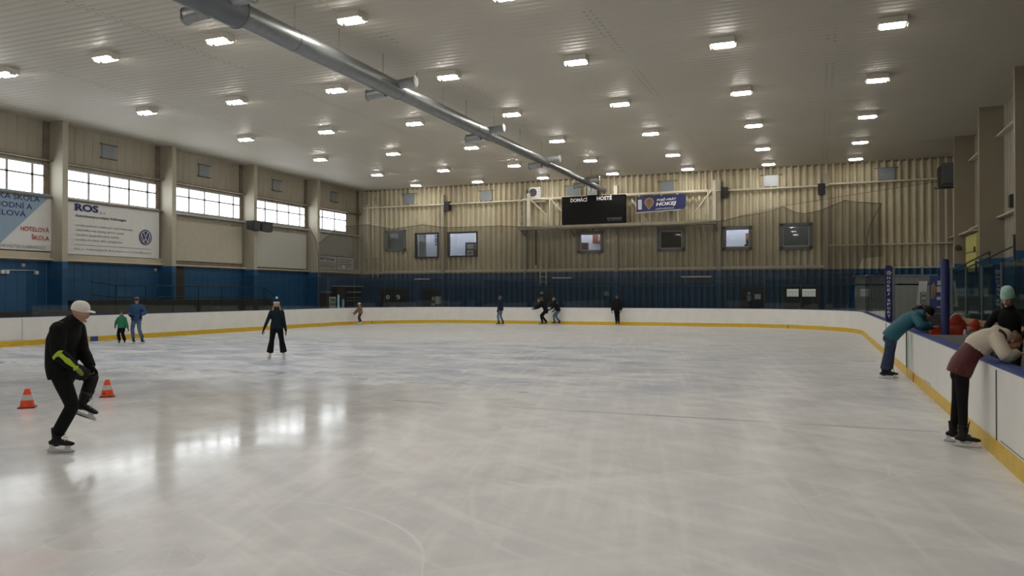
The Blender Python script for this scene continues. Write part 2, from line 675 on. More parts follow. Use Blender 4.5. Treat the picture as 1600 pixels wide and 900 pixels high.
def ceiling_material():
    m = bpy.data.materials.new('ceiling_sheet')
    m.use_nodes = True
    nt = m.node_tree
    L = nt.links.new
    b = nt.nodes['Principled BSDF']
    b.inputs['Roughness'].default_value = 0.55
    g = nd(nt, 'ShaderNodeNewGeometry')
    sp = nd(nt, 'ShaderNodeSeparateXYZ')
    L(g.outputs['Position'], sp.inputs[0])

    def m_(op, a, c):
        n = nd(nt, 'ShaderNodeMath', operation=op)
        for i, x in enumerate((a, c)):
            if isinstance(x, (int, float)):
                n.inputs[i].default_value = x
            else:
                L(x, n.inputs[i])
        return n.outputs[0]
    # sheet joints every 6.15 m: two rows of short dark dashes
    u = m_('MODULO', m_('ADD', sp.outputs['X'], 100.0 - 0.40 + 6.15 * 0.5 - 100.0 % 6.15), 6.15)
    d = m_('ABSOLUTE', m_('SUBTRACT', u, 6.15 * 0.5), 0)
    near = m_('MULTIPLY', m_('LESS_THAN', d, 0.14), m_('GREATER_THAN', d, 0.05))
    v = m_('LESS_THAN', m_('MODULO', m_('ADD', sp.outputs['Y'], 50.0), 0.30), 0.11)
    nz = nd(nt, 'ShaderNodeTexNoise')
    nz.inputs['Scale'].default_value = 0.35
    nz.inputs['Detail'].default_value = 3
    L(g.outputs['Position'], nz.inputs['Vector'])
    k = m_('MULTIPLY', m_('MULTIPLY', near, v), m_('GREATER_THAN', nz.outputs['Fac'], 0.46))
    n2 = nd(nt, 'ShaderNodeTexNoise')
    n2.inputs['Scale'].default_value = 0.12
    n2.inputs['Detail'].default_value = 5
    L(g.outputs['Position'], n2.inputs['Vector'])
    rp = nd(nt, 'ShaderNodeValToRGB')
    rp.color_ramp.elements[0].position = 0.3
    rp.color_ramp.elements[1].position = 0.7
    rp.color_ramp.elements[0].color = (0.53, 0.485, 0.40, 1)
    rp.color_ramp.elements[1].color = (0.60, 0.555, 0.47, 1)
    L(n2.outputs['Fac'], rp.inputs[0])
    mx = nd(nt, 'ShaderNodeMixRGB')
    L(m_('MULTIPLY', k, 0.6), mx.inputs[0])
    L(rp.outputs[0], mx.inputs[1])
    mx.inputs[2].default_value = (0.12, 0.11, 0.09, 1)
    L(mx.outputs[0], b.inputs['Base Color'])
    return m


# ------------------------------------------------------------------ floor, ice, ceiling, walls
struct(MB().box(WXL - 1, WXR + 1, WYF - 1, WYB + 1, -0.30, -0.06).build('floor', CONCRETE))


def rink_outline(inset=0.0, n=14):
    """(x, y, nx, ny) from the near right end up the right side, round the far end and back; normals point off the ice"""
    pts = [(XR + inset, WYF + 0.6, 1, 0), (XR + inset, 0.0, 1, 0), (XR + inset, 20.0, 1, 0)]
    cx, cy = XR - CR, YF - CR
    for k in range(n + 1):
        a = math.pi / 2 * k / n
        pts.append((cx + (CR + inset) * math.cos(a), cy + (CR + inset) * math.sin(a), math.cos(a), math.sin(a)))
    cx = XL + CR
    for k in range(n + 1):
        a = math.pi / 2 + math.pi / 2 * k / n
        pts.append((cx + (CR + inset) * math.cos(a), cy + (CR + inset) * math.sin(a), math.cos(a), math.sin(a)))
    pts += [(XL - inset, 15.0, -1, 0), (XL - inset, WYF + 0.6, -1, 0)]
    return pts


_ol = rink_outline(0.05)
_ice = MB()
_n = len(_ol)
_ice.add([(p[0], p[1], 0) for p in _ol] + [(p[0], p[1], -0.06) for p in _ol],
         [tuple(range(_n)), tuple(range(_n, 2 * _n))[::-1]] + [(i, (i + 1) % _n, _n + (i + 1) % _n, _n + i) for i in range(_n)])
struct(_ice.build('ice_sheet', ice_material()))

# ceiling: profiled sheets with ribs running across the hall
_c = MB()
_ys, y = [], WYF - 0.5
while y < WYB + 0.3:
    _ys += [(y, 0), (y + 0.14, 0), (y + 0.18, 0.011), (y + 0.26, 0.011)]
    y += 0.30
_ys.append((WYB + 0.5, 0))
_vs = []
for yy, dz in _ys:
    _vs += [(WXL - 0.3, yy, ZC + dz), (WXR + 0.3, yy, ZC + dz)]
_c.add(_vs, [(2 * i, 2 * i + 1, 2 * i + 3, 2 * i + 2) for i in range(len(_ys) - 1)])
_c.box(WXL - 0.3, WXR + 0.3, WYF - 0.5, WYB + 0.5, ZC + 0.06, ZC + 0.2)
struct(_c.build('ceiling', ceiling_material()))


def corrugated(name, m, a0, a1, z0, z1, place, pitch, depth, holes=(), flat=False, step=12):
    """wall sheet between a0..a1 with rectangular openings; place(a, d, z) -> world point"""
    xs = set([a0, a1])
    k = 0
    while a0 + k * pitch / step < a1:
        xs.add(a0 + k * pitch / step)
        k += 1
    zs = set([z0, z1])
    for h in holes:
        xs.update(h[:2])
        zs.update(h[2:])
    xs, zs = sorted(xs), sorted(zs)

    def prof(a):
        if flat:
            t = (a / pitch) % 1.0
            return depth * (1 if t > 0.85 else 0)
        return depth * math.tanh(1.6 * (math.sin(2 * math.pi * a / pitch) + .25)) / 0.964
    mb = MB()
    nz = len(zs)
    vs = [place(a, prof(a), z) for a in xs for z in zs]
    fs = []
    for i in range(len(xs) - 1):
        am = (xs[i] + xs[i + 1]) / 2
        for j in range(nz - 1):
            zm = (zs[j] + zs[j + 1]) / 2
            if any(h[0] < am < h[1] and h[2] < zm < h[3] for h in holes):
                continue
            fs.append((i * nz + j, (i + 1) * nz + j, (i + 1) * nz + j + 1, i * nz + j + 1))
    mb.add(vs, fs)
    return struct(mb.build(name, m))


# back wall with its seven office windows and three doors
BACK_WINDOWS = [(-29.24, -27.59, 5.06, 6.54), (-26.80, -24.95, 4.52, 6.28), (-24.19, -21.92, 4.56, 6.27), (-14.65, -12.96, 4.62, 6.01),
                (-9.41, -7.73, 4.63, 6.05), (-5.40, -3.70, 4.62, 6.04), (-2.08, -0.30, 4.59, 6.12)]
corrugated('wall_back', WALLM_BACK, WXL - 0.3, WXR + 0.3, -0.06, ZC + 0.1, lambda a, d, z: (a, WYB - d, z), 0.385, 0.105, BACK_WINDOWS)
# left wall: flat ribbed sheets, with the band of daylight windows
BANDS = [(BAY0 - 2 * BAY + 0.25, BAY0 - BAY - 0.1, 6.30, 7.66), (BAY0 - BAY + 0.25, BAY0 - 0.12, 6.30, 7.66), (BAY0 + 0.28, BAY0 + BAY - 0.12, 6.30, 7.62),
         (BAY0 + BAY + 0.28, BAY0 + 2 * BAY - 0.12, 6.34, 7.66), (BAY0 + 2 * BAY + 0.28, BAY0 + 3 * BAY - 0.12, 6.36, 7.68), (BAY0 + 3 * BAY + 0.28, 47.0, 6.38, 7.74)]
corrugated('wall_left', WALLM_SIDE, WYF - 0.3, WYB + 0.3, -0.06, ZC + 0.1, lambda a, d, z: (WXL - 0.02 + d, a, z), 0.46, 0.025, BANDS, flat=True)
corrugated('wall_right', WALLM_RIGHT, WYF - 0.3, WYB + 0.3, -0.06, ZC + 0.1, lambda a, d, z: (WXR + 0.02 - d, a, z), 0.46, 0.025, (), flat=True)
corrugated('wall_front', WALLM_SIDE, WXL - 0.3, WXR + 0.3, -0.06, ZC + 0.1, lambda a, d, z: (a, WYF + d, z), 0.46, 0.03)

# columns along both long walls (cream above, blue below) and along the back wall
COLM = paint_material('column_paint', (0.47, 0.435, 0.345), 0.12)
COLR = paint_material('right_column_shaded', (0.30, 0.26, 0.19), 0.12)  # column colour with the right side's shade mixed in
for k in range(-6, 5):
    yc = BAY0 + k * BAY
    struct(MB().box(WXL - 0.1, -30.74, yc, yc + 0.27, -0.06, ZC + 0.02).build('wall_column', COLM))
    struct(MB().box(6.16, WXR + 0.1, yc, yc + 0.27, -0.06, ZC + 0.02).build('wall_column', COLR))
for x in (-24.55, -18.35, -12.05, -5.62, 0.45):
    struct(MB().box(x - 0.11, x + 0.11, WYB - 0.30, WYB + 0.1, -0.06, 8.95).build('wall_column', COLM))
# dark joints down the left wall beside each column, window ledges, girts
TRN = [0]


def trim(mb, m):
    TRN[0] += 1
    return struct(mb.build('trim_%d' % TRN[0], m))


for k in range(-2, 4):
    y0, y1 = BAY0 + k * BAY + 0.27, BAY0 + (k + 1) * BAY
    trim(MB().box(WXL, WXL + 0.30, y0, y1, 7.80, 7.86), STEEL_BROWN)
    trim(MB().box(WXL, WXL + 0.26, y0, y1, 6.16, 6.24), LGREY if k > 0 else STEEL_BROWN)
    trim(MB().box(WXL, WXL + 0.30, y0, y1, 3.44, 3.50), CREAM_TRIM)
    trim(MB().box(WXL, WXL + 0.10, y0, y1, 3.50, 3.78), STEEL_BROWN if k in (1, 2) else CREAM)
    trim(MB().box(WXL, WXL + 0.05, y1 - 0.28, y1, 6.3, ZC), STEEL_BROWN)
trim(MB().box(-31, 0.6, WYB - 0.42, WYB - 0.16, 8.21, 8.29), CREAM_TRIM)
trim(MB().box(0.6, WXR, WYB - 0.42, WYB - 0.16, 8.29, 8.37), CREAM_TRIM)
trim(MB().box(0.6, WXR, WYB - 0.36, WYB - 0.16, 4.72, 4.79), CREAM_TRIM)
trim(MB().box(-31, 0.6, WYB - 0.16, WYB - 0.03, 3.46, 3.62), CREAM_TRIM)
trim(MB().box(-31, WXR, WYB - 0.14, WYB - 0.02, 2.42, 2.50), BLUE_PAINT)
trim(MB().box(-31, WXR, WYB - 0.1, WYB + 0.1, ZC - 0.08, ZC + 0.05), STEEL_BROWN)
for y0 in (30.4, 36.5, 42.7):
    for z in (8.3, 5.0):
        trim(MB().box(WXR - 0.25, WXR, y0, y0 + BAY - 0.27, z, z + 0.06), CREAM_TRIM)

# daylight windows of the left wall
WN = [0]
for i, (y0, y1, z0, z1) in enumerate(BANDS):
    WN[0] += 1
    root = struct(thing('window_%d' % WN[0], 'band of bright daylight window panes high in the left wall', 'window', (WXL, (y0 + y1) / 2, z0)))
    fr = MB()
    xx = WXL - 0.02
    n = max(2, round((y1 - y0) / 1.13))
    fr.box(xx - .04, xx + .05, y0, y1, z0, z0 + .06).box(xx - .04, xx + .05, y0, y1, z1 - .06, z1)
    fr.box(xx - .04, xx + .05, y0, y0 + .05, z0, z1).box(xx - .04, xx + .05, y1 - .05, y1, z0, z1)
    zm = z0 + (z1 - z0) * 0.62
    fr.box(xx - .03, xx + .04, y0, y1, zm - .04, zm + .04)
    for k in range(1, n + 1):
        yk = y1 - (k - 0.42) * 1.13 if i < 5 else y0 + k * (y1 - y0) / 3
        if y0 + .15 < yk < y1 - .15:
            fr.box(xx - .03, xx + .04, yk - .055, yk + .055, z0, z1)
    fr.build('window_frame', LGREY, root)
    MB().box(xx - 0.06, xx - 0.045, y0, y1, z0, z1).build('window_pane', DAYLIGHT, root)

# lit office rooms behind the back wall windows
ROOMW = mat('office_wall', (0.80, 0.82, 0.88), 0.7)
ROOMD = mat('office_dark', (0.03, 0.03, 0.03), 0.7)
ROOMG = mat('office_blind', (0.30, 0.33, 0.32), 0.7)
FRAME_DK = mat('window_frame_dark', (0.025, 0.022, 0.02), 0.5)
FRAME_GR = mat('window_frame_grey', (0.16, 0.17, 0.17), 0.5)
GLOW = {0: (0.28, ROOMG), 1: (1.0, ROOMW), 2: (1.0, ROOMW), 3: (1.35, ROOMW), 4: (0.0, ROOMD), 5: (1.25, ROOMW), 6: (0.30, ROOMG)}
for i, (x0, x1, z0, z1) in enumerate(BACK_WINDOWS):
    WN[0] += 1
    root = struct(thing('window_%d' % WN[0], 'office window in the corrugated back wall', 'window', ((x0 + x1) / 2, WYB, z0)))
    fm = FRAME_DK if i in (1, 2) else FRAME_GR
    t = 0.08 if i in (1, 2) else 0.16
    y0, y1 = WYB - 0.16, WYB + 0.1
    fr = MB().box(x0 - .03, x1 + .03, y0, y1, z0 - .03, z0 + t).box(x0 - .03, x1 + .03, y0, y1, z1 - t, z1 + .03)
    fr.box(x0 - .03, x0 + t, y0, y1, z0, z1).box(x1 - t, x1 + .03, y0, y1, z0, z1)
    fr.build('window_frame', fm, root)
    if i not in (1, 2):
        f2 = MB().box(x0 + t, x1 - t, y0 + .05, y0 + .09, z0 + t, z0 + t + .05).box(x0 + t, x1 - t, y0 + .05, y0 + .09, z1 - t - .04, z1 - t)
        f2.box(x0 + t, x0 + t + .04, y0 + .05, y0 + .09, z0 + t, z1 - t).box(x1 - t - .04, x1 - t, y0 + .05, y0 + .09, z0 + t, z1 - t)
        f2.build('inner_frame', LGREY if i != 0 else FRAME_GR, root)
    MB().box(x0 + t, x1 - t, WYB - .06, WYB - .052, z0 + t, z1 - t).build('window_pane', PANE, root)
    glow, rm = GLOW[i]
    D = 1.6
    a0, a1, b0, b1 = x0 - .5, x1 + .5, z0 - .6, z1 + .5
    q = MB()
    yb, ye = WYB + .12, WYB + .12 + D
    q.box(a0, a1, ye, ye + .05, b0, b1).box(a0 - .05, a0, yb, ye, b0, b1).box(a1, a1 + .05, yb, ye, b0, b1)
    q.box(a0, a1, yb, ye, b0 - .05, b0).box(a0, a1, yb, ye, b1, b1 + .05)
    q.build('office_room', rm, root)
    if glow > 0:
        MB().box(a0 + .2, a1 - .2, yb + .5, yb + .9, b1 - .08, b1 - .04).build('office_lamp', emit('office_lamp_%d' % i, (0.92, 0.94, 1.0), 9.0 * glow), root)
    yi = ye - .02
    if i == 0:
        MB().box(x0 + .1, x1 - .1, WYB + .2, WYB + .22, z0 + .1, z0 + .85).build('roller_blind', GREY, root)
    if i == 1:
        MB().box(x0 + .1, x0 + .62, WYB + .3, WYB + .4, b0, b1 - .5).build('door_leaf', mat('office_door', (0.45, 0.45, 0.47), 0.6), root)
        po = MB().box(x0 + .95, x0 + 1.85, ye - .6, ye - .58, z0 + .95, z0 + 2.0).build('wall_poster', mat('poster_blue', (0.10, 0.20, 0.45), 0.6, var=0.5, vscale=3), root)
        for kk in range(4):
            MB().box(x0 + 1.0 + .05 * (kk % 2), x0 + 1.7 - .12 * (kk % 3), ye - .62, ye - .61, z0 + 1.08 + .2 * kk, z0 + 1.16 + .2 * kk).build('poster_print', PAPER, root)
        MB().box(x0 + 1.15, x0 + 1.75, ye - .62, ye - .6, z0 + .68, z0 + .8).build('poster_caption', INKBLUE, root)
    if i == 2:
        q = MB()
        ya = WYB + .28
        xa, xb, za, zb = x1 - 1.0, x1 - .06, z0 + .05, z0 + 1.0
        q.box(xa - .1, xb + .3, ya, ya + .06, zb - .1, zb).box(xa - .1, xa, ya, ya + .06, za - .4, zb).box(xa, xb + .3, ya, ya + .06, za + .42, za + .5)
        q.box(xa + .52, xa + .70, ya, ya + .06, za - .4, zb).box(xa, xb + .3, ya, ya + .06, za - .06, za + .02)
        q.build('inner_glazing_bars', FRAME_DK, root)
        MB().box(xa, xb + .3, ya + .04, ya + .05, za, zb - .05).build('inner_paper', PAPER, root)
        MB().box(xa + .1, xa + .38, ya + .03, ya + .038, za + .14, za + .30).build('inner_notice', GREY, root)
    if i == 3:
        MB().bbox(x0 + .62, x0 + 1.32, ye - .55, ye - .1, z0 + .72, z0 + 1.45).build('wall_cabinet', mat('cabinet_redbrown', (0.30, 0.10, 0.06), 0.5, var=0.2), root)
        MB().box(x0 + 1.0, x0 + 1.25, ye - .57, ye - .55, z0 + .85, z0 + 1.4).build('cabinet_panel', mat('cabinet_pink', (0.55, 0.33, 0.28), 0.5), root)
        MB().bbox(x0 - .1, x0 + .32, ye - .8, ye - .4, z0 + .25, z0 + .75).build('office_box', mat('maroon_box', (0.10, 0.03, 0.03), 0.6), root)
    if i == 5:
        MB().box(x1 - .48, x1 - .15, ye - .5, ye - .45, z0 + .62, z0 + 1.1).build('office_picture', mat('orange_picture', (0.36, 0.12, 0.05), 0.6), root)
        MB().ball((x1 - .35, ye - .6, z0 + .58), .11, .10, .13).loft([((x1 - .35, ye - .6, z0), .24, .12), ((x1 - .35, ye - .6, z0 + .35), .2, .11), ((x1 - .35, ye - .6, z0 + .47), .07, .06)]).build('seated_silhouette', ROOMD, root, smooth=True)

# doors of the back wall (dark leaves under the blue lintel), roller shutter on the right
DOORM = mat('dark_door', (0.012, 0.014, 0.02), 0.45)
DN = [0]


def door(x0, x1, z1, leaves, m=DOORM, label='dark door in the blue back wall'):
    DN[0] += 1
    r = struct(thing('door_%d' % DN[0], label, 'door', ((x0 + x1) / 2, WYB - .1, 0)))
    y = WYB - 0.12
    fr = MB().box(x0 - .06, x0, y - .03, y + .1, -.06, z1 + .06).box(x1, x1 + .06, y - .03, y + .1, -.06, z1 + .06).box(x0, x1, y - .03, y + .1, z1, z1 + .06)
    fr.build('door_frame', DARKSTEEL, r)
    wd = (x1 - x0) / leaves
    for k in range(leaves):
        lf = MB().box(x0 + k * wd + .01, x0 + (k + 1) * wd - .01, y, y + .05, -.05, z1).build('door_leaf', m, r)
        hx = x0 + (k + 1) * wd - .12 if (k % 2 == 0) else x0 + k * wd + .12
        MB().box(hx - .02, hx + .02, y - .05, y, 1.0, 1.12).build('door_handle', LGREY, lf)
    return r


d1 = door(-29.7, -27.5, 2.3, 2)
for x in (-29.05, -28.2):
    sg = MB()
    sg.loft([((x, WYB - .125, 1.72), .17, .17), ((x, WYB - .14, 1.72), .17, .17)], n=20, cap=('flat', 'flat')).build('door_sign', INKWHITE, d1)
MB().box(-29.07, -29.03, WYB - .15, WYB - .142, 1.62, 1.82).build('sign_symbol', INK, d1)
MB().loft([((-28.27, WYB - .145, 1.68), .07, .09), ((-28.27, WYB - .15, 1.68), .07, .09)], n=12, cap=('flat', 'flat')).build('sign_symbol', INK, d1)
d2 = door(-26.2, -24.85, 2.28, 1)
MB().box(-25.15, -24.72, WYB - .15, WYB - .13, 1.22, 1.78).build('notice_sheet', PAPER, d2)
MB().box(-25.45, -25.2, WYB - .14, WYB - .13, 1.5, 1.75).build('notice_sheet', LGREY, d2)
MB().box(-25.5, -25.2, WYB - .14, WYB - .13, 1.12, 1.3).build('notice_sheet', LGREY, d2)
d3 = door(-17.6, -16.5, 2.2, 1)
MB().loft([((-17.2, WYB - .125, 2.02), .12, .10), ((-17.2, WYB - .135, 2.02), .12, .10)], n=16, cap=('flat', 'flat')).build('door_sign', LGREY, d3)
MB().box(-17.36, -17.1, WYB - .135, WYB - .125, 1.45, 1.75).build('door_sign', GREY, d3)
d4 = door(-4.4, -3.0, 2.3, 1)
MB().loft([((-3.88, WYB - .125, 1.98), .10, .08), ((-3.88, WYB - .135, 1.98), .10, .08)], n=16, cap=('flat', 'flat')).build('door_sign', LGREY, d4)
MB().bbox(-4.0, -3.76, WYB - .14, WYB - .125, 1.5, 1.86, .02).build('door_sign', GREY, d4)
MB().box(-3.56, -3.2, WYB - .14, WYB - .125, 1.62, 1.92).build('notice_sheet', PAPER, d4)
d5 = door(-1.9, -0.02, 2.36, 2)
EMB = emit('lit_frosted_pane', (0.95, 0.93, 0.78), 0.55)
for k, (xa, xb) in enumerate(((-1.72, -1.06), (-0.86, -0.12))):
    pn = MB().box(xa, xb, WYB - .14, WYB - .125, 1.78, 2.22).build('door_pane', EMB, d5)
    q = MB()
    for c in range(4):
        cx = xa + (xb - xa) * (c + .5) / 4
        for seg in range(12):
            a, b2 = 2 * math.pi * seg / 12, 2 * math.pi * (seg + 1) / 12
            q.bar((cx + .085 * math.cos(a), WYB - .145, 1.92 + .10 * math.sin(a)), (cx + .085 * math.cos(b2), WYB - .145, 1.92 + .10 * math.sin(b2)), .012)
    q.box(xa, xb, WYB - .15, WYB - .14, 2.06, 2.08)
    q.build('ornamental_bars', GREY, pn)
DN[0] += 1
sh = struct(thing('door_%d' % DN[0], 'grey roller shutter gate in the back wall behind the benches', 'door', (3.9, WYB - .1, 0)))
q = MB()
for k in range(19):
    z = -.05 + k * .155
    q.box(2.0, 6.1, WYB - .14, WYB - .08, z, z + .14)
q.box(2.0, 6.1, WYB - .10, WYB - .07, -.05, 2.9)
q.build('shutter_slats', mat('shutter_grey', (0.46, 0.45, 0.40), 0.5, var=0.05), sh)
MB().box(1.9, 6.2, WYB - .22, WYB - .06, 2.9, 3.02).build('shutter_lintel', GREY, sh)

# ------------------------------------------------------------------ rink boards
SEAMM = mat('board_seam', (0.22, 0.21, 0.20), 0.7)


def boards(label, path):
    r = thing('rink_boards', label, 'rink boards', (path[0][0], path[0][1], 0))
    MB().sweep(path, [(0.0, 0.0), (0.10, 0.0), (0.10, 1.069), (0.0, 1.069)]).build('board_facing', WHITE_BOARD, r)
    MB().sweep(path, [(-0.012, 0.0), (0.005, 0.0), (0.005, 0.205), (-0.012, 0.205)]).build('kickplate', YELLOW, r)
    MB().sweep(path, [(-0.004, 1.068), (0.23, 1.068), (0.23, 1.085), (-0.004, 1.085)]).build('cap_rail', BLUE_CAP, r)
    return r


OL = rink_outline()
near_path = [(XR, WYF + 0.6, 1, 0), (XR, 0, 1, 0), (XR, 20.16, 1, 0)]
far_path = [(XR, 20.26, 1, 0), (XR, 26.0, 1, 0)] + OL[3:]
B1 = boards('white rink boards with wide blue cap along the benches on the right', near_path)
B2 = boards('long white rink boards sweeping round the far end and the left side', far_path)
# seams and gates
MB().box(XR - .006, XR + .02, 10.50, 10.545, .20, 1.035).build('gate_slot', DARK, B1)
MB().box(XR - .006, XR + .02, 8.85, 10.3, .232, .24).build('gate_sill_gap', SEAMM, B1)
MB().box(XR - .006, XR + .02, 16.2, 17.1, .232, .24).build('gate_sill_gap', SEAMM, B1)
MB().box(XR - .02, XR + .01, 18.85, 18.97, 0.0, .2).build('red_line_mark', mat('red_mark', (0.55, 0.09, 0.02), 0.5), B1)
MB().box(XR - .03, XR + .10, 20.165, 20.255, .2, 1.05).build('gate_post', DARKSTEEL, B1)
MB().box(XR - .012, XR + .01, 19.9, 20.16, .2, 1.035).build('gate_edge', mat('pale_green_edge', (0.50, 0.66, 0.52), 0.4), B1)
MB().box(XR - .02, XR + .01, 26.06, 26.22, .24, 1.04).build('post_channel', GREY, B2)
MB().box(XL - .005, XL + .006, 19.97, 19.985, .22, 1.03).build('board_seam', SEAMM, B2)
MB().box(XL - .005, XL + .006, 18.3, 19.97, .235, .245).build('gate_sill_gap', SEAMM, B2)
MB().box(XL - .005, XL + .016, 22.88, 23.24, 0.0, .205).build('blue_line_mark', BLUE_CAP, B2)
for x in (-3.9,):
    MB().box(x - .01, x + .01, YF - .006, YF + .005, .22, 1.03).build('board_seam', SEAMM, B2)
for a in (math.radians(60),):
    cx, cy = XR - CR, YF - CR
    p = V((cx + (CR - .02) * math.cos(a), cy + (CR - .02) * math.sin(a), 0))
    MB().bar(p + V((0, 0, .0)), p + V((0, 0, .21)), .03).build('kickplate_joint', DARK, B2)
p = V((XL + CR + (CR - .02) * math.cos(math.radians(152)), YF - CR + (CR - .02) * math.sin(math.radians(152)), 0))
MB().bar(p, p + V((0, 0, .21)), .03).build('kickplate_joint', DARK, B2)

# clear panes standing on the boards, one thing each
ORD = ['first', 'second', 'third', 'fourth', 'fifth', 'sixth', 'seventh', 'eighth', 'ninth', 'tenth', 'eleventh', 'twelfth', 'thirteenth', 'fourteenth',
       'fifteenth', 'sixteenth', 'seventeenth', 'eighteenth', 'nineteenth', 'twentieth', 'twenty-first', 'twenty-second', 'twenty-third', 'twenty-fourth', 'twenty-fifth']


def pane(a, b, z0, z1, label, group, m=GLASS, post=True):
    a, b = V((a[0], a[1], 0)), V((b[0], b[1], 0))
    c = (a + b) / 2
    r = thing('rink_shield', label, 'rink glass', (c.x, c.y, z0), group)
    MB().bar(a + V((0, 0, (z0 + z1) / 2)), b + V((0, 0, (z0 + z1) / 2)), .012, z1 - z0).build('glass_sheet', m, r)
    if post:
        MB().bar(a + V((0, 0, z0)), a + V((0, 0, z1)), .012).build('clear_edge_strip', mat('clear_edge', (0.05, 0.065, 0.075), 0.3), r)
    return r


# left straight from the corner towards the camera
for k in range(8):
    y1 = 39.4 - k * 2.4
    pane((XL - .12, y1), (XL - .12, y1 - 2.38), 1.085, 2.95, 'clear pane on the left boards, %s from the far left corner' % ORD[k], 'clear panes on the left boards')
# far end, corner panes included
CXL, CXR, CY = XL + CR, XR - CR, YF - CR
for k in range(5):
    a0, a1 = math.radians(180 - 18 * k), math.radians(180 - 18 * (k + 1) + .3)
    rr = CR + .12
    pane((CXL + rr * math.cos(a0), CY + rr * math.sin(a0)), (CXL + rr * math.cos(a1), CY + rr * math.sin(a1)), 1.085, 2.95,
         'clear pane round the far left corner, %s from the left' % ORD[k], 'clear panes in the far left corner')
    b0, b1 = math.radians(90 - 18 * k), math.radians(90 - 18 * (k + 1) + .3)
    pane((CXR + rr * math.cos(b0), CY + rr * math.sin(b0)), (CXR + rr * math.cos(b1), CY + rr * math.sin(b1)), 1.085, 2.95,
         'clear pane round the far right corner, %s from the left' % ORD[k], 'clear panes in the far right corner')
nfar = 8
for k in range(nfar):
    x0 = CXL + (CXR - CXL) * k / nfar
    x1 = CXL + (CXR - CXL) * (k + 1) / nfar
    pane((x0, YF + .12), (x1 - .02, YF + .12), 1.085, 2.95, 'clear pane along the far boards, %s from the left corner' % ORD[k], 'clear panes along the far boards')
for k in range(6):
    y0 = 26.3 + k * 2.23
    pane((XR + .12, y0), (XR + .12, y0 + 2.21), 1.085, 2.75, 'tall clear pane on the right boards, %s beyond the lettered blue post' % ORD[k], 'clear panes on the right boards')

# safety netting behind the far glass with its sagging top edge
top = [(-28.2, 39.0, 5.0), (-28.15, 41.0, 6.2), (-27.6, 43.3, 6.5), (-26.6, 45.0, 6.32), (-25.0, 46.3, 6.66), (-23.4, 46.85, 6.45), (-19.6, 46.9, 6.45),
       (-16.0, 46.9, 6.2), (-10.2, 46.9, 6.17), (-7.5, 46.9, 6.16), (-5.2, 46.9, 6.27), (-4.4, 46.9, 6.45), (-3.2, 46.9, 6.62), (-1.8, 46.9, 6.95), (-1.2, 46.9, 6.62), (-0.59, 46.9, 6.52), (0.2, 46.9, 6.68), (1.42, 46.9, 7.18),
       (2.3, 46.9, 7.02), (3.3, 46.9, 6.92)]
low = [1.1] * 18 + [3.9, 4.0]
ntr = thing('safety_net', 'dark safety netting hung across the far end with a sagging scalloped top edge', 'net', (-12, 46.9, 1.1))
q = MB()
vs, fs = [], []
for (x, yy, z), zl in zip(top, low):
    vs += [(x, yy, zl), (x, yy, z)]
q.add(vs, [(2 * i, 2 * i + 2, 2 * i + 3, 2 * i + 1) for i in range(len(top) - 1)])
q.add([(3.3, 46.9, 4.0), (3.3, 46.9, 6.92), (2.56, 46.9, 5.3), (2.47, 46.9, 3.96)], [(0, 1, 2, 3)])
q.v = q.v[:-4]
q.f = q.f[:-1]
q.mi = q.mi[:-1]
q.build('net_mesh', NET, ntr)
rope = mat('net_rope', (0.10, 0.09, 0.07), 0.8)
MB().tube([V(t) for t in top], .02, n=6).build('top_rope', rope, ntr)
MB().tube([V(top[-1]), V((2.75, 46.9, 5.9)), V((2.55, 46.9, 5.0)), V((2.47, 46.9, 3.9))], .02, n=6).build('side_rope', rope, ntr)
MB().tube([V((-28.3, 37.6, 6.35)), V((-28.3, 38.3, 5.9)), V((-28.25, 38.8, 5.2)), V((-28.2, 39.0, 4.2)), V((-28.2, 39.05, 1.1))], .02, n=6).build('side_rope', rope, ntr)
wire = MB()
wire.tube([V((-4.4, 46.97, 6.50)), V((-1.8, 47.0, 7.02)), V((1.0, 47.3, 7.42)), V((7.0, 47.3, 8.15))], .012, n=5)
tag(wire.build('support_wire', rope, loc=(-5, 47.3, 7.0)), 'thin dark wire rising to the far right corner above the netting', 'wire')

# ------------------------------------------------------------------ ceiling lamps, 7 rows along the hall
HOUS = mat('lamp_housing', (0.66, 0.63, 0.56), 0.6)
lx = [1.95, -2.60, -7.18, -11.75, -16.32, -20.90, -25.52]
ly = [46.4, 41.4, 35.5, 29.55, 23.65, 17.75]
proto = None


def make_lamp():
    r = thing('ceiling_lamp', 'lamp', 'ceiling lamp', (0, 0, 0))
    h = MB().bbox(-.36, .36, -.25, .25, -.172, .008, .01)
    h.build('lamp_housing', HOUS, r)
    for s in (-1, 1):
        MB().loft([((-.27, s * .155, -.170), .056, .045), ((.27, s * .155, -.170), .056, .045)], n=12, side=(0, 1, 0)).build('light_bar', LAMPGLOW, r)
    for s in (-1, 1):
        MB().prism([(-.13, 0), (.13, 0), (.09, -.08), (-.09, -.08)], (s * .38 - .006, 0, -.155), (0, 1, 0), (0, 0, 1), .012).bar((s * .27, 0, -.150), (s * .385, 0, -.157), .07, .012).build('end_plate', HOUS, r)
    return r


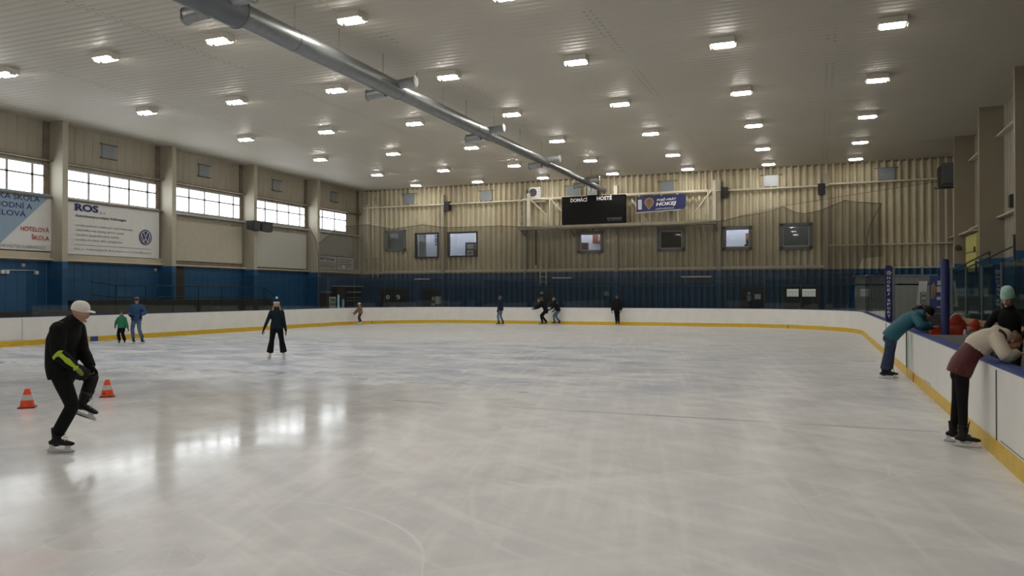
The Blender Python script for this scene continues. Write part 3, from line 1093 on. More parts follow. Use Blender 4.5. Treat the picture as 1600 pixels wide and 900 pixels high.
ROWN = ['over the right boards', 'second row in from the right wall', 'third row in from the right wall', 'row just right of the silver duct',
        'row just left of the silver duct', 'second row in from the left windows', 'row nearest the left windows']
proto = make_lamp()
first = True
for j, y in enumerate(ly):
    for i, x in enumerate(lx):
        if j == 5 and i < 2:
            continue
        lab = 'lit ceiling lamp, %s, %s from the far wall' % (ROWN[i], ORD[j])
        if first:
            proto.location = (x, y, ZC)
            proto['label'] = lab
            proto['group'] = 'ceiling lamps'
            first = False
        else:
            dup(proto, (x, y, ZC), lab, 'ceiling lamps')
for y in (11.9, 6.0, 0.1, -5.8):
    for x in lx:
        dup(proto, (x, y, ZC), 'lit ceiling lamp overhead near the camera, above the top edge of the view', 'ceiling lamps overhead')
for x in lx[:2]:
    dup(proto, (x, 17.75, ZC), 'lit ceiling lamp overhead near the camera, above the top edge of the view', 'ceiling lamps overhead')

# bars over the right boards are dimmed to darken the right side
_dim = {}
for o in [o for o in COL.objects if o.name.startswith('ceiling_lamp') and abs(o.location.x - lx[0]) < .01]:
    for ch in o.children:
        if ch.name.startswith('light_bar'):
            if ch.data.name not in _dim:
                _dim[ch.data.name] = ch.data.copy()
                _dim[ch.data.name].materials[0] = LAMPDIM
            ch.data = _dim[ch.data.name]

# ------------------------------------------------------------------ silver ventilation duct
DX, DZ = -12.80, 8.62
duct = thing('ventilation_duct', 'long silver ventilation duct hung under the ceiling down the length of the hall', 'duct', (DX, 48.3, DZ))


def duct_sec(y0, y1, r0, m, spiral=True):
    q = MB()
    rings = []
    y = y0
    k = 0
    while y < y1:
        rr = r0 + (0.009 if (spiral and k % 2) else 0.0)
        rings.append(((DX, y, DZ), rr, rr))
        y += 0.06 if spiral else 0.6
        k += 1
    rings.append(((DX, y1, DZ), r0, r0))
    q.loft(rings, n=28, cap=('flat', 'flat'))
    return q.build('duct_section', m, duct, smooth=True, sharp=50)


secs = [(2.0, 14.55, .37, GALV_PAINT, False), (14.55, 22.0, .285, GALV, True), (22.0, 29.6, .25, GALV, True), (29.6, 37.2, .20, GALV, True), (37.2, 48.3, .165, GALV, True)]
for s_ in secs:
    duct_sec(*s_)
bandm = mat('band_steel', (0.25, 0.26, 0.27), 0.35, 0.8)
for y, r in ((14.5, .385), (16.6, .30), (18.6, .30), (20.5, .30), (22.0, .30), (24.0, .265), (26.2, .265), (28.0, .265), (29.6, .265), (33.5, .213), (37.2, .213), (42.0, .176)):
    MB().loft([((DX, y - .014, DZ), r - .004, r - .004), ((DX, y + .014, DZ), r - .004, r - .004)], n=28, cap=('flat', 'flat')).build('coupling_band', bandm, duct, smooth=True, sharp=50)
NOZM = mat('nozzle_steel', (0.34, 0.35, 0.35), 0.4, 0.7, var=0.15)
for y, R in ((13.9, .37), (21.6, .28), (29.1, .25), (36.6, .20), (44.2, .165)):
    for s in (1, -1):
        rn = 0.18 if y < 20 else 0.155
        a = V((DX + s * (R * .55), y + s * .12, DZ + (.10 if s > 0 else -.16)))
        b = a + V((s * .62, 0, .05 if s > 0 else -.05))
        nz = MB().loft([(a, rn, rn), (b, rn, rn), (b + V((s * .02, 0, 0)), rn + .03, rn + .03), (b + V((s * .05, 0, 0)), rn + .03, rn + .03)], n=20, side=(0, 1, 0), cap=('flat', 'flat')).build('air_nozzle', NOZM, duct, smooth=True, sharp=40)
        c = b + V((s * .052, 0, 0))
        MB().loft([(c, rn * .9, rn * .9), (c + V((s * .012, 0, 0)), rn * .88, rn * .88)], n=18, side=(0, 1, 0), cap=('flat', 'flat')).build('nozzle_throat', LGREY if s > 0 else DARK, nz)
for y in (10.5, 14.6, 16.6, 18.6, 21.0, 23.2, 25.2, 27.2, 30.0, 33.0, 36.0, 39.0, 42.0, 45.0):
    for s in (1,):
        MB().bar((DX + s * .05, y, DZ + .12), (DX + s * .05, y, ZC), .012).build('hanger_rod', STEEL_BROWN, duct)

# ------------------------------------------------------------------ left wall: louvers, banners, speakers, railings
for k in range(4):
    yc = BAY0 + k * BAY + 3.05
    r = thing('wall_louver', 'small square grey louver high on the left wall, %s from the camera' % ORD[k], 'louver', (WXL, yc, 8.45), 'grey louvers on the left wall')
    MB().box(WXL, WXL + .06, yc - .36, yc + .36, 8.46, 9.06).build('louver_panel', VENT, r)
    MB().box(WXL, WXL + .12, yc - .46, yc + .46, 9.06, 9.11).build('louver_lintel', STEEL_BROWN, r)
    MB().box(WXL, WXL + .12, yc - .46, yc + .46, 8.41, 8.46).build('louver_sill', STEEL_BROWN, r)


def sheet(mb, x, y0, y1, z0, z1, amp=0.010, n=24):
    """hanging vinyl sheet facing +x, slightly rippled, with thickness"""
    vs, fs = [], []
    for i in range(n + 1):
        for j in range(9):
            yy, zz = y0 + (y1 - y0) * i / n, z0 + (z1 - z0) * j / 8
            d = amp * mnoise.noise(V((yy * .9, zz * .9, y0)))
            vs.append((x + d, yy, zz))
    N = len(vs)
    vs += [(p[0] - .02, p[1], p[2]) for p in vs]
    for i in range(n):
        for j in range(8):
            a = i * 9 + j
            fs.append((a, a + 9, a + 10, a + 1))
            fs.append((N + a, N + a + 1, N + a + 10, N + a + 9))
    return mb.add(vs, fs)


BX = WXL + 0.16
RGT, UPV = (0, 1, 0), (0, 0, 1)
bn = thing('banner', 'white and pale blue school banner under the windows at the left edge', 'banner', (BX, 21.0, 3.83))
sheet(MB(), BX, 18.3, 23.97, 3.83, 6.33).build('banner_cloth', PAPER, bn)
MB().prism([(18.3, 6.32), (18.3, 3.84), (21.45, 3.84), (23.96, 6.32)], (BX + .012, 0, 0), (0, 1, 0), (0, 0, 1), .006).build('blue_field', mat('pale_blue_print', (0.30, 0.42, 0.55), 0.5), bn)
TX = BX + .022
text('lettering', 'VYSOKÁ ŠKOLA', INKBLUE, bn, (TX, 20.62, 5.94), RGT, UPV, 2.78, .30, bold=.01)
text('lettering', 'OBCHODNÍ A', INKBLUE, bn, (TX, 20.62, 5.58), RGT, UPV, 2.44, .30, bold=.01)
text('lettering', 'HOTELOVÁ', INKBLUE, bn, (TX, 20.62, 5.24), RGT, UPV, 2.16, .29, bold=.01)
text('lettering', 'HOTELOVÁ', INKRED, bn, (TX, 22.54, 4.64), RGT, UPV, 1.30, .25, bold=.01)
text('lettering', 'ŠKOLA', INKRED, bn, (TX, 23.04, 4.30), RGT, UPV, .80, .24, bold=.01)
text('lettering', 'WWW.HOTSKOLABRNO.CZ', INKGREY, bn, (TX, 21.35, 3.90), RGT, UPV, 2.32, .13)

bn = thing('banner', 'large white banner with navy heading and round emblem between two left columns', 'banner', (BX, 27.4, 3.77))
sheet(MB(), BX, 24.45, 29.93, 3.77, 6.30).build('banner_cloth', PAPER, bn)
text('lettering', 'ROS', INKBLUE, bn, (TX, 25.10, 5.75), RGT, UPV, 1.23, .34, bold=.045)
text('lettering', 'a. s.', INKGREY, bn, (TX, 26.42, 5.73), RGT, UPV, .30, .10)
text('lettering', 'Autorizovaný prodejce Volkswagen', INK, bn, (TX, 25.10, 5.44), RGT, UPV, 2.80, .17, shear=.25, bold=.012)
text('lettering', '• prodej osobních a užitkových vozů Volkswagen', INKGREY, bn, (TX, 25.09, 5.03), RGT, UPV, 3.22, .14)
text('lettering', '• předváděcí vozy, leasing, servisní opravy', INKGREY, bn, (TX, 25.09, 4.81), RGT, UPV, 2.68, .14)
text('lettering', '• záruční a pozáruční servis vozidel', INKGREY, bn, (TX, 25.09, 4.59), RGT, UPV, 2.36, .14)
text('lettering', '• prodej náhradních dílů a příslušenství', INKGREY, bn, (TX, 25.09, 4.37), RGT, UPV, 2.60, .14)
MB().box(TX, TX + .004, 25.10, 29.40, 4.205, 4.22).build('rule_line', INKGREY, bn)
text('lettering', 'ROS, a.s., Hněvkovského 81, Brno, www.ros-vw.cz, rosvw@rosvw.cz', INKGREY, bn, (TX, 25.07, 3.95), RGT, UPV, 4.35, .12)
# round emblem: navy disc, pale ring and a V standing over a W
E0 = V((TX, 29.06, 4.80))


def disc(mb, c, r0, r1, d, n=40):
    c = V(c)
    vs, fs = [], []
    for k in range(n):
        a = 2 * math.pi * k / n
        for rr, dd in ((r0, 0), (r1, 0), (r1, d), (r0, d)):
            vs.append(c + V((dd, rr * math.cos(a), rr * math.sin(a))))
    for k in range(n):
        k2 = (k + 1) % n
        for e in range(4):
            e2 = (e + 1) % 4
            fs.append((k * 4 + e, k * 4 + e2, k2 * 4 + e2, k2 * 4 + e))
    return mb.add(vs, fs)


em = disc(MB(), E0, .001, .385, .006).build('emblem', INKBLUE, bn)
q = disc(MB(), E0 + V((.007, 0, 0)), .29, .325, .005)
for (a, b) in (((-.14, .265), (0, -.0)), ((.14, .265), (0, -.0)), ((-.255, .15), (-.12, -.255)), ((.255, .15), (.12, -.255)), ((-.12, -.255), (0, -.03)), ((.12, -.255), (0, -.03))):
    q.bar(E0 + V((.010, a[0], a[1])), E0 + V((.010, b[0], b[1])), .006, .055, up=(1, 0, 0)) if False else q.bar(E0 + V((.010, a[0], a[1])), E0 + V((.010, b[0], b[1])), .055, .006, up=(1, 0, 0))
q.build('emblem_strokes', LGREY, em)

bn = tag(sheet(MB(), BX, 31.05, 36.05, 3.72, 5.85, .006).build('blank_panel', mat('beige_panel', (0.52, 0.48, 0.38), 0.6, var=.06), loc=(BX, 33.5, 3.72)), 'blank beige panel hung under the third window band on the left wall', 'panel')
bn = tag(sheet(MB(), BX, 37.2, 42.15, 3.60, 5.86, .006).build('blank_panel', mat('pale_grey_panel', (0.56, 0.56, 0.50), 0.5, var=.03), loc=(BX, 40, 3.6)), 'blank pale grey panel on the left wall beside the speakers', 'panel')
bn = tag(sheet(MB(), BX - .04, 42.9, 47.6, 4.62, 6.1, .006).build('blank_panel', mat('dim_grey_panel', (0.40, 0.41, 0.37), 0.5, var=.05), loc=(BX, 45, 4.6)), 'blank grey panel above the printed sign in the far left corner', 'panel')
bn = thing('sponsor_sign', 'low white sign with black print near the far left corner', 'sign', (BX, 45.5, 3.55))
MB().box(BX - .03, BX, 42.8, 47.7, 3.66, 4.58).build('sign_board', mat('sign_white', (0.60, 0.60, 0.58), 0.5, var=.05), bn)
q = MB().box(BX, BX + .01, 42.8, 47.7, 4.56, 4.60).box(BX, BX + .01, 45.60, 45.66, 3.66, 4.58).box(BX, BX + .01, 42.8, 45.6, 3.98, 4.0)
for k, z in enumerate((4.36, 4.2, 4.04, 3.9)):
    q.box(BX, BX + .01, 45.8, 47.5 - .2 * (k % 2), z, z + .05)
for z in (4.08, 3.9, 3.8):
    q.box(BX, BX + .01, 43.3, 45.4, z, z + .04)
q.build('printed_rules', INKGREY, bn)
text('lettering', 'GARP Group', INK, bn, (BX + .012, 43.3, 4.22), RGT, UPV, 2.0, .26, bold=.02)
MB().ball((BX + .25, 46.1, 3.82), .12, .12, .15).build('wall_bulkhead_lamp', WHITE, bn, smooth=True)

for k, (y, ang, lab) in enumerate(((35.85, -.2, 'black loudspeaker on the third left column, left one of the pair'), (36.92, .45, 'black loudspeaker on the third left column, right one of the pair'))):
    r = thing('loudspeaker', lab, 'loudspeaker', (-30.62, y, 5.62), 'loudspeakers on the left column')
    q = MB().prism([(-.36, 0.08), (.36, 0), (.40, .56), (-.40, .56)], (0, 0, 0), (0, 1, 0), (0, 0, 1), .42)
    q.xform(Matrix.Translation((-30.66, y, 5.62)) @ Matrix.Rotation(-ang * .6, 4, 'Z'))
    q.build('speaker_cabinet', BLACK, r)
    MB().bar((-30.75, y + (.1 if k == 0 else -.35), 6.1), (-30.35, y, 6.22), .05).build('speaker_bracket', DARKSTEEL, r)
    q = MB().prism([(-.30, .06), (.30, .02), (.33, .50), (-.33, .50)], (.425, 0, 0), (0, 1, 0), (0, 0, 1), .01)
    q.xform(Matrix.Translation((-30.66, y, 5.62)) @ Matrix.Rotation(-ang * .6, 4, 'Z'))
    q.build('speaker_grille', DARK, r)

# walkway platform with dark railings behind the left glass
struct(MB().box(WXL, -29.9, 24.6, 37.5, -.06, .95).box(WXL, -29.9, 14, 24.6, -.06, .55).box(WXL, -30.35, 24.7, 37.4, .95, 1.66).box(WXL, -30.35, 14, 24.6, .55, 1.22).build('walkway_platform', mat('dark_concrete', (0.05, 0.045, 0.036), .8, var=.2)))
RAIL = mat('railing_dark', (0.02, 0.025, 0.03), .5)


def railing(label, pts, zs, n):
    r = thing('railing', label, 'railing', pts[0])
    for dz in zs:
        MB().tube([V(p) + V((0, 0, dz)) for p in pts], .028, n=8).build('rail_tube', RAIL, r)
    a, b = V(pts[1]), V(pts[-2])
    for k in range(n + 1):
        p = a.lerp(b, k / n)
        MB().tube([V((p.x, p.y, .0)), V((p.x, p.y, p.z + zs[0]))], .026, n=8).build('rail_post', RAIL, r)
    return r


railing('dark tube railing on the walkway behind the left boards', [(-29.8, 24.6, 2.10), (-29.8, 25.9, 1.95), (-29.8, 36.0, 1.95), (-29.8, 37.2, 1.25)], (.40, -.15), 6)
lt = thing('conduit_lamp', 'thin white tube lamp on the blue left wall near the left edge', 'wall lamp', (WXL, 22.6, 2.85))
MB().bar((WXL + .06, 21.9, 2.95), (WXL + .06, 23.3, 2.98), .03).build('lamp_tube', LGREY, lt)
for y in (21.85, 22.05, 23.35):
    MB().bbox(WXL, WXL + .12, y - .07, y + .07, 2.80, 2.95, .01).build('lamp_socket', WHITE, lt)
for k, y in enumerate((22.75, 29.8)):
    tag(MB().bbox(WXL - .02, WXL + .12, y - .06, y + .06, 3.12, 3.26, .02).build('junction_box', LGREY, loc=(WXL, y, 3.12)),
        ('small pale junction box above the thin tube lamp on the left wall', 'small pale junction box right of the emblem banner, on blue paint')[k], 'junction box')
tag(MB().box(WXL + .012, WXL + .04, 30.45, 31.75, 1.0, 3.40).build('notice_board', mat('dark_board', (.05, .035, .025), .7), loc=(WXL, 31, 1)), 'tall dark brown board on the blue wall beside the second left column', 'board')

# refreshment corner: vending machine and kiosk hatch
vm = thing('vending_machine', 'dark red drinks vending machine with lit display in the far left corner', 'vending machine', (-31.0, 43.9, -.06))
MB().bbox(-31.5, -30.75, 43.0, 45.05, -.06, 1.95, .03).build('machine_body', mat('dark_red_shell', (0.05, 0.012, 0.014), .4), vm)
MB().box(-30.76, -30.74, 43.75, 44.5, .3, 1.75).build('display_window', emit('vending_glow', (.75, .95, 1.0), .16), vm)
for k in range(4):
    sh_ = MB().box(-30.75, -30.70, 43.75, 44.5, .55 + .3 * k, .57 + .3 * k).build('display_shelf', DARK, vm)
for k in range(3):
    for j in range(5):
        y = 43.84 + .14 * j
        z = .57 + .3 * (k + 1)
        MB().loft([((-30.72, y, z), .05, .05), ((-30.72, y, z + .15), .05, .05), ((-30.72, y, z + .22), .02, .02)], n=8).build('drink_bottle', mat('drink_%d' % ((j + k) % 4), [(.6, .5, .2), (.2, .45, .2), (.6, .6, .55), (.5, .2, .1)][(j + k) % 4], .3), vm)
MB().box(-30.76, -30.735, 44.72, 44.92, .3, 1.9).build('edge_light', emit('edge_cyan', (.45, .85, 1.0), .40), vm)
MB().box(-31.5, -30.6, 42.95, 43.9, 2.06, 2.10).build('top_strip', LGREY, vm)
kk = thing('kiosk', 'dark kiosk hatch with pale shelves in the far left corner', 'kiosk', (-31, 46.5, -.06))
MB().box(-31.55, -31.1, 45.2, 48.2, -.06, 2.45).build('kiosk_body', mat('kiosk_dark', (.012, .018, .025), .5), kk)
MB().box(-31.55, -30.9, 45.1, 48.2, 2.47, 2.53).build('kiosk_lintel', LGREY, kk)
MB().box(-31.1, -31.06, 45.2, 46.05, 1.62, 2.40).build('menu_panel', mat('menu_brown', (.13, .05, .03), .5, var=.3), kk)
MB().box(-31.1, -31.06, 45.75, 46.0, .3, 1.58).build('side_strip', emit('strip_cyan', (.35, .75, .85), .13), kk)
for z, w_ in ((2.02, .12), (1.66, .05), (1.45, .05)):
    MB().box(-31.1, -31.04, 46.35, 48.1, z, z + w_).build('kiosk_shelf', GREY, kk)

# ------------------------------------------------------------------ back wall fittings
for k, (x, z) in enumerate(((-27.3, 8.80), (-21.25, 8.72), (-15.0, 8.75), (-8.8, 8.70), (-2.58, 8.72), (3.66, 8.77))):
    r = thing('wall_louver', 'square grey louver under the ceiling on the back wall, %s from the left' % ORD[k], 'louver', (x, WYB - .1, z - .35), 'grey louvers on the back wall')
    MB().box(x - .42, x + .42, WYB - .11, WYB - .02, z - .33, z + .33).build('louver_panel', VENT if k != 4 else mat('louver_shiny', (.34, .36, .38), .42, .4), r)
    MB().box(x - .62, x + .62, WYB - .12, WYB - .02, z + .33, z + .38).build('louver_lintel', STEEL_BROWN, r)
for k, (x, z, lab) in enumerate(((-24.12, 8.10, 'small black speaker box by the back wall column above the dark framed windows'), (-5.25, 8.12, 'small black speaker box right of the catwalk on the back wall'), (.22, 8.05, 'small black speaker box on the back wall column at far right'))):
    tag(MB().bbox(x - .2, x + .2, WYB - .5, WYB - .16, z - .32, z + .32, .02).build('speaker_box', BLACK, loc=(x, WYB - .3, z - .32)), lab, 'loudspeaker', 'small speaker boxes on the back wall')
for k, (x, w2, lab) in enumerate(((-26.2, 1.15, 'pale tube light on the blue wall under the dark framed windows'), (-15.75, 1.25, 'pale tube light on the blue wall below the scoreboard'), (-7.0, 1.75, 'long pale tube light on the blue wall under the dark window'))):
    r = thing('tube_light', lab, 'tube light', (x, WYB - .1, 2.95), 'tube lights on the blue wall')
    MB().box(x - w2 * .55, x + w2 * .55, WYB - .20, WYB - .115, 3.0, 3.05).build('light_body', GREY, r)
    MB().loft([((x - w2 / 2, WYB - .22, 2.99), .05, .05), ((x + w2 / 2, WYB - .22, 2.99), .05, .05)], n=10, side=(0, 1, 0)).build('light_tube', LGREY, r)
tag(MB().box(-12.9, -12.58, WYB - .12, WYB - .09, 1.82, 2.1).build('wall_notice', mat('pale_green_notice', (.35, .42, .38), .6), loc=(-12.7, WYB - .1, 1.8)), 'small pale notice on the blue back wall behind the skater in black', 'notice')

# catwalk with its frame, scoreboard, clock, banner, air conditioner
cw = thing('catwalk', 'long brown steel catwalk with cream frame fixed to the back wall', 'catwalk', (-12.1, 48, 6.0))
MB().box(-18.45, -5.70, 47.5, WYB - .2, 6.20, 6.36).build('catwalk_deck', STEEL_BROWN, cw)
MB().box(-18.5, -5.65, 47.44, 47.51, 6.16, 6.40).build('deck_edge_beam', mat('dusty_beam', (.30, .26, .19), .7, var=.2), cw)
MB().box(-18.3, -5.7, 47.76, 47.84, 8.20, 8.30).build('top_rail', CREAM_TRIM, cw)
for x in (-17.75, -16.35, -8.0, -6.2):
    MB().box(x - .035, x + .035, 47.76, 47.84, 6.36, 8.24).build('frame_post', CREAM_TRIM, cw)
MB().box(-17.95, -17.72, 47.72, 47.84, 6.36, 8.62).build('end_post', CREAM_TRIM, cw)
MB().box(-5.92, -5.72, 47.74, 47.86, 6.36, 8.86).build('end_post', CREAM_TRIM, cw)
for a, b in (((-17.7, 8.2), (-16.6, 7.1)), ((-16.3, 8.2), (-15.2, 6.9)), ((-10.9, 7.9), (-9.9, 6.4)), ((-8.0, 8.2), (-8.8, 7.0)), ((-6.0, 8.2), (-7.0, 7.0))):
    MB().bar((a[0], 47.80, a[1]), (b[0], 48.1, b[1]), .08).build('diagonal_brace', CREAM_TRIM, cw)
for x in (-18.3, -14.9, -12.0, -5.75):
    MB().bar((x, 47.55, 6.2), (x, WYB - .1, 5.75), .09).build('support_bracket', STEEL_BROWN, cw)
MB().box(-17.62, -17.55, WYB - .25, WYB, 3.9, 6.2).build('rust_pipe', mat('rust', (.16, .08, .04), .8, var=.3), cw)
MB().box(-12.05, -11.82, 47.76, 47.84, 8.3, 8.80).build('white_stub_post', CREAM_TRIM, cw)
for (x0, z0, z1, nm) in ((-18.75, 6.0, 8.6, 'upper'), (-17.2, 2.55, 4.2, 'lower')):
    r = thing('wall_ladder', 'pale access ladder at the left end of the catwalk' if nm == 'upper' else 'short pale ladder hanging over the blue wall below the catwalk', 'ladder', (x0, WYB - .35, z0))
    for dx in (0, .42):
        MB().bar((x0 + dx, WYB - .4, z0), (x0 + dx, WYB - .4, z1), .05).build('ladder_rail', CREAM_TRIM, r)
    z = z0 + .2
    while z < z1:
        MB().bar((x0, WYB - .4, z), (x0 + .42, WYB - .4, z), .03).build('ladder_rung', CREAM_TRIM, r)
        z += .33
    MB().bar((x0 + .2, WYB - .4, z1 - .1), (x0 + .2, WYB, z1 - .1), .04).build('wall_tie', CREAM_TRIM, r)
r = thing('wall_ladder', 'tall caged ladder in the far left corner of the back wall', 'ladder', (-29.9, WYB - .35, 3.5))
for x in (-30.15, -29.7):
    MB().bar((x, WYB - .4, 3.2), (x, WYB - .4, 9.3), .05).build('ladder_rail', CREAM_TRIM, r)
for k in range(18):
    MB().bar((-30.15, WYB - .4, 3.4 + .33 * k), (-29.7, WYB - .4, 3.4 + .33 * k), .028).build('ladder_rung', CREAM_TRIM, r)
for k in range(4):
    z = 4.6 + 1.25 * k
    MB().tube([V((-30.3, WYB - .4, z)), V((-30.3, WYB - .95, z)), V((-29.55, WYB - .95, z)), V((-29.55, WYB - .4, z))], .02, n=6).build('cage_hoop', CREAM_TRIM, r)
    MB().bar((-30.15, WYB - .4, z), (-30.15, WYB + .0, z), .03).build('wall_tie', CREAM_TRIM, r)
for x in (-30.3, -29.55):
    MB().bar((x, WYB - .95, 4.6), (x, WYB - .95, 8.4), .03).build('cage_strip', CREAM_TRIM, r)

sb = thing('scoreboard', 'large black hockey scoreboard on the catwalk with white team headings', 'scoreboard', (-13.3, 47.3, 6.4))
YS = 47.45
MB().bbox(-15.42, -11.22, YS, YS + .28, 6.41, 8.22, .02).build('scoreboard_case', mat('scoreboard_black', (.008, .008, .008), .7, spec=.12), sb)
XV, ZV = (1, 0, 0), (0, 0, 1)
text('lettering', 'DOMÁCÍ', INKWHITE, sb, (-14.82, YS - .004, 7.86), XV, ZV, 1.12, .29, bold=.03)
text('lettering', 'HOSTÉ', INKWHITE, sb, (-13.07, YS - .004, 7.90), XV, ZV, .98, .31, bold=.03)
text('lettering', 'VITASPORT', INKGREY, sb, (-12.42, YS - .004, 6.64), XV, ZV, .98, .13, bold=.02)
text('lettering', 'sportovní zařízení', INKGREY, sb, (-12.38, YS - .004, 6.54), XV, ZV, .92, .07)
ck = thing('wall_clock', 'square white wall clock with black hands standing above the scoreboard', 'clock', (-13.4, 47.3, 8.22))
MB().bbox(-13.78, -13.00, YS + .05, YS + .25, 8.22, 9.05, .02).build('clock_case', BLACK, ck)
MB().box(-13.72, -13.06, YS + .035, YS + .05, 8.27, 8.98).build('clock_face', mat('clock_white', (.66, .66, .62), .5), ck)
c0 = V((-13.40, YS + .025, 8.63))
MB().bar(c0, c0 + V((-.15, 0, .20)), .045, .01, up=(0, 1, 0)).build('hour_hand', INK, ck)
MB().bar(c0, c0 + V((-.17, 0, -.26)), .03, .01, up=(0, 1, 0)).build('minute_hand', INK, ck)
for k in range(12):
    a = math.pi / 6 * k
    d = V((math.sin(a), 0, math.cos(a)))
    MB().bar(c0 + d * .26, c0 + d * .30, .025, .008, up=(0, 1, 0)).build('hour_mark', INK, ck)

pb = thing('banner', 'navy blue hockey banner tied to the catwalk frame right of the scoreboard', 'banner', (-9, 47.2, 7.0))
YB2 = 47.66
poly = [(-10.55, 7.03), (-7.83, 7.12), (-7.6, 7.18), (-7.52, 7.36), (-7.52, 8.07), (-10.55, 8.02)]
MB().prism(poly, (0, YB2, 0), (1, 0, 0), (0, 0, 1), .015).build('banner_cloth', mat('banner_navy', (.010, .016, .11), .5), pb)
MB().bar((-10.55, YB2 - .012, 7.03), (-7.8, YB2 - .012, 7.12), .05).build('banner_hem', LGREY, pb)
MB().bbox(-10.46, -10.22, YB2 - .03, YB2 - .016, 7.22, 7.84, .01).build('white_tab', LGREY, pb)
pin = []
for k in range(21):
    a = math.radians(-35 + 250 * k / 20)
    pin.append((-9.76 + .30 * math.cos(a), 7.66 + .27 * math.sin(a)))
pin.append((-9.78, 7.18))
pm = MB().prism(pin, (0, YB2 - .018, 0), (1, 0, 0), (0, 0, 1), .006).build('map_pin', mat('pin_orange', (.42, .27, .12), .5, var=.3, vscale=6), pb)
MB().prism([((x + 9.76) * .84 - 9.76, (z - 7.62) * .84 + 7.62) for x, z in pin], (0, YB2 - .026, 0), (1, 0, 0), (0, 0, 1), .006).build('pin_centre', mat('pin_brown', (.20, .13, .08), .5, var=.4, vscale=5), pm)
SH = Matrix.Rotation(.035, 3, 'Y')
rt, upb = (1, 0, .03), (0, 0, 1)
text('lettering', 'POJĎ HRÁT', INKWHITE, pb, (-9.28, YB2 - .016, 7.66), rt, upb, 1.20, .22, shear=.2, bold=.03)
text('lettering', 'HOKEJ', INKWHITE, pb, (-9.34, YB2 - .016, 7.34), rt, upb, 1.26, .28, shear=.2, bold=.04)
text('lettering', 'pojdhrathokej.cz', LGREY, pb, (-9.36, YB2 - .016, 7.14), rt, upb, 1.15, .15, shear=.2, bold=.01)
for x in (-10.4, -9.0):
    MB().bar((x, YB2, 8.0), (x, 47.72, 8.2), .05).build('banner_tie', CREAM_TRIM, pb)

ac = thing('air_conditioner', 'white air conditioning unit on the left end of the catwalk frame', 'air conditioner', (-17.5, 47.6, 8.3))
MB().bbox(-17.88, -17.05, 47.90, 48.26, 8.315, 9.03, .02).build('unit_case', WHITE, ac)
q = MB().loft([((-17.57, 47.885, 8.68), .27, .27), ((-17.57, 47.90, 8.68), .27, .27)], n=24, cap=('flat', 'flat')).build('fan_opening', DARK, ac)
for k in range(5):
    MB().bar((-17.84, 47.875, 8.46 + .11 * k), (-17.30, 47.875, 8.46 + .11 * k), .012).build('fan_guard', GREY, q)
MB().bbox(-17.68, -16.7, 47.90, 48.5, 8.05, 8.14, .01).build('unit_shelf', CREAM_TRIM, ac)
for z in (8.5, 8.7, 8.85):
    MB().box(-17.22, -17.10, 47.885, 47.90, z, z + .04).build('unit_mark', GREY, ac)

# ------------------------------------------------------------------ players' bench and right wall
bp_ = thing('padded_post', 'slim navy padded post with white stacked letters on the right boards', 'post', (XR + .06, 26.14, 1.08))
MB().bbox(XR - .03, XR + .17, 26.05, 26.23, 1.085, 2.80, .03).build('post_padding', NAVY_PAD, bp_)
YP = 26.05
zz = 2.46
for ch in 'HOKEJ SPORT':
    if ch != ' ':
        text('lettering', ch, INKWHITE, bp_, (XR + .02, YP - .002, zz - .085), (1, 0, 0), (0, 0, 1), .085 if ch != 'J' else .055, .082, bold=.01)
    zz -= .122 if ch != ' ' else .07
q = MB()
for seg in range(16):
    a, b2 = 2 * math.pi * seg / 16, 2 * math.pi * (seg + 1) / 16
    q.bar((XR + .07 + .055 * math.cos(a), YP - .006, 2.57 + .055 * math.sin(a)), (XR + .07 + .055 * math.cos(b2), YP - .006, 2.57 + .055 * math.sin(b2)), .014)
q.bar((XR + .05, YP - .006, 2.60), (XR + .09, YP - .006, 2.55), .02)
q.build('round_mark', INKWHITE, bp_)

fp = thing('padded_post', 'thick navy blue padded post standing behind the grey end board', 'post', (2.55, 18.86, -.06))
MB().loft([((2.55, 18.86, -.06), .085, .085), ((2.55, 18.86, 2.62), .085, .085), ((2.55, 18.86, 2.66), .075, .075)], n=20, cap=('flat', 'flat')).build('post_padding', NAVY_PAD, fp, smooth=True, sharp=50)
MB().loft([((2.55, 18.86, 2.66), .055, .055), ((2.55, 18.86, 2.68), .055, .055)], n=16, cap=('flat', 'flat')).build('post_cap', BLACK, fp)
tag(MB().box(XR + .24, 3.35, 18.66, 18.74, -.06, 1.05).build('end_board', mat('grey_end_board', (.36, .36, .35), .5, var=.05), loc=(2.8, 18.7, -.06)), 'plain grey board closing the end of the players bench', 'board')

struct(MB().box(XR + .24, 3.6, 6.0, 18.6, -.06, .20).build('bench_floor', mat('rubber_floor', (.03, .03, .03), .8)))
bw = thing('bench_enclosure', 'tall dark glass wall on wooden planks behind the players bench', 'glass wall', (3.5, 14, -.06))
MB().box(3.42, 3.50, 6.0, 24.0, -.06, 1.02).build('lower_board', mat('bench_board', (.16, .14, .12), .6, var=.1), bw)
for z in (1.03, 1.20):
    MB().box(3.36, 3.54, 6.0, 24.0, z, z + .12).build('plank', WOOD, bw)
for k in range(8):
    y0 = 8.0 + k * 2.0
    MB().box(3.44, 3.455, y0 + .02, y0 + 1.98, 1.34, 2.56).build('glass_sheet', GLASS_DARK, bw)
    MB().box(3.42, 3.48, y0 - .02, y0 + .02, 1.33, 2.56).build('glass_post', mat('bench_glass_post', (.12, .15, .16), .4), bw)
tb = thing('equipment_table', 'wooden table for gear behind the grey end board', 'table', (2.7, 19.6, -.06))
MB().box(2.25, 3.3, 19.0, 20.6, .88, .93).build('table_top', WOOD, tb)
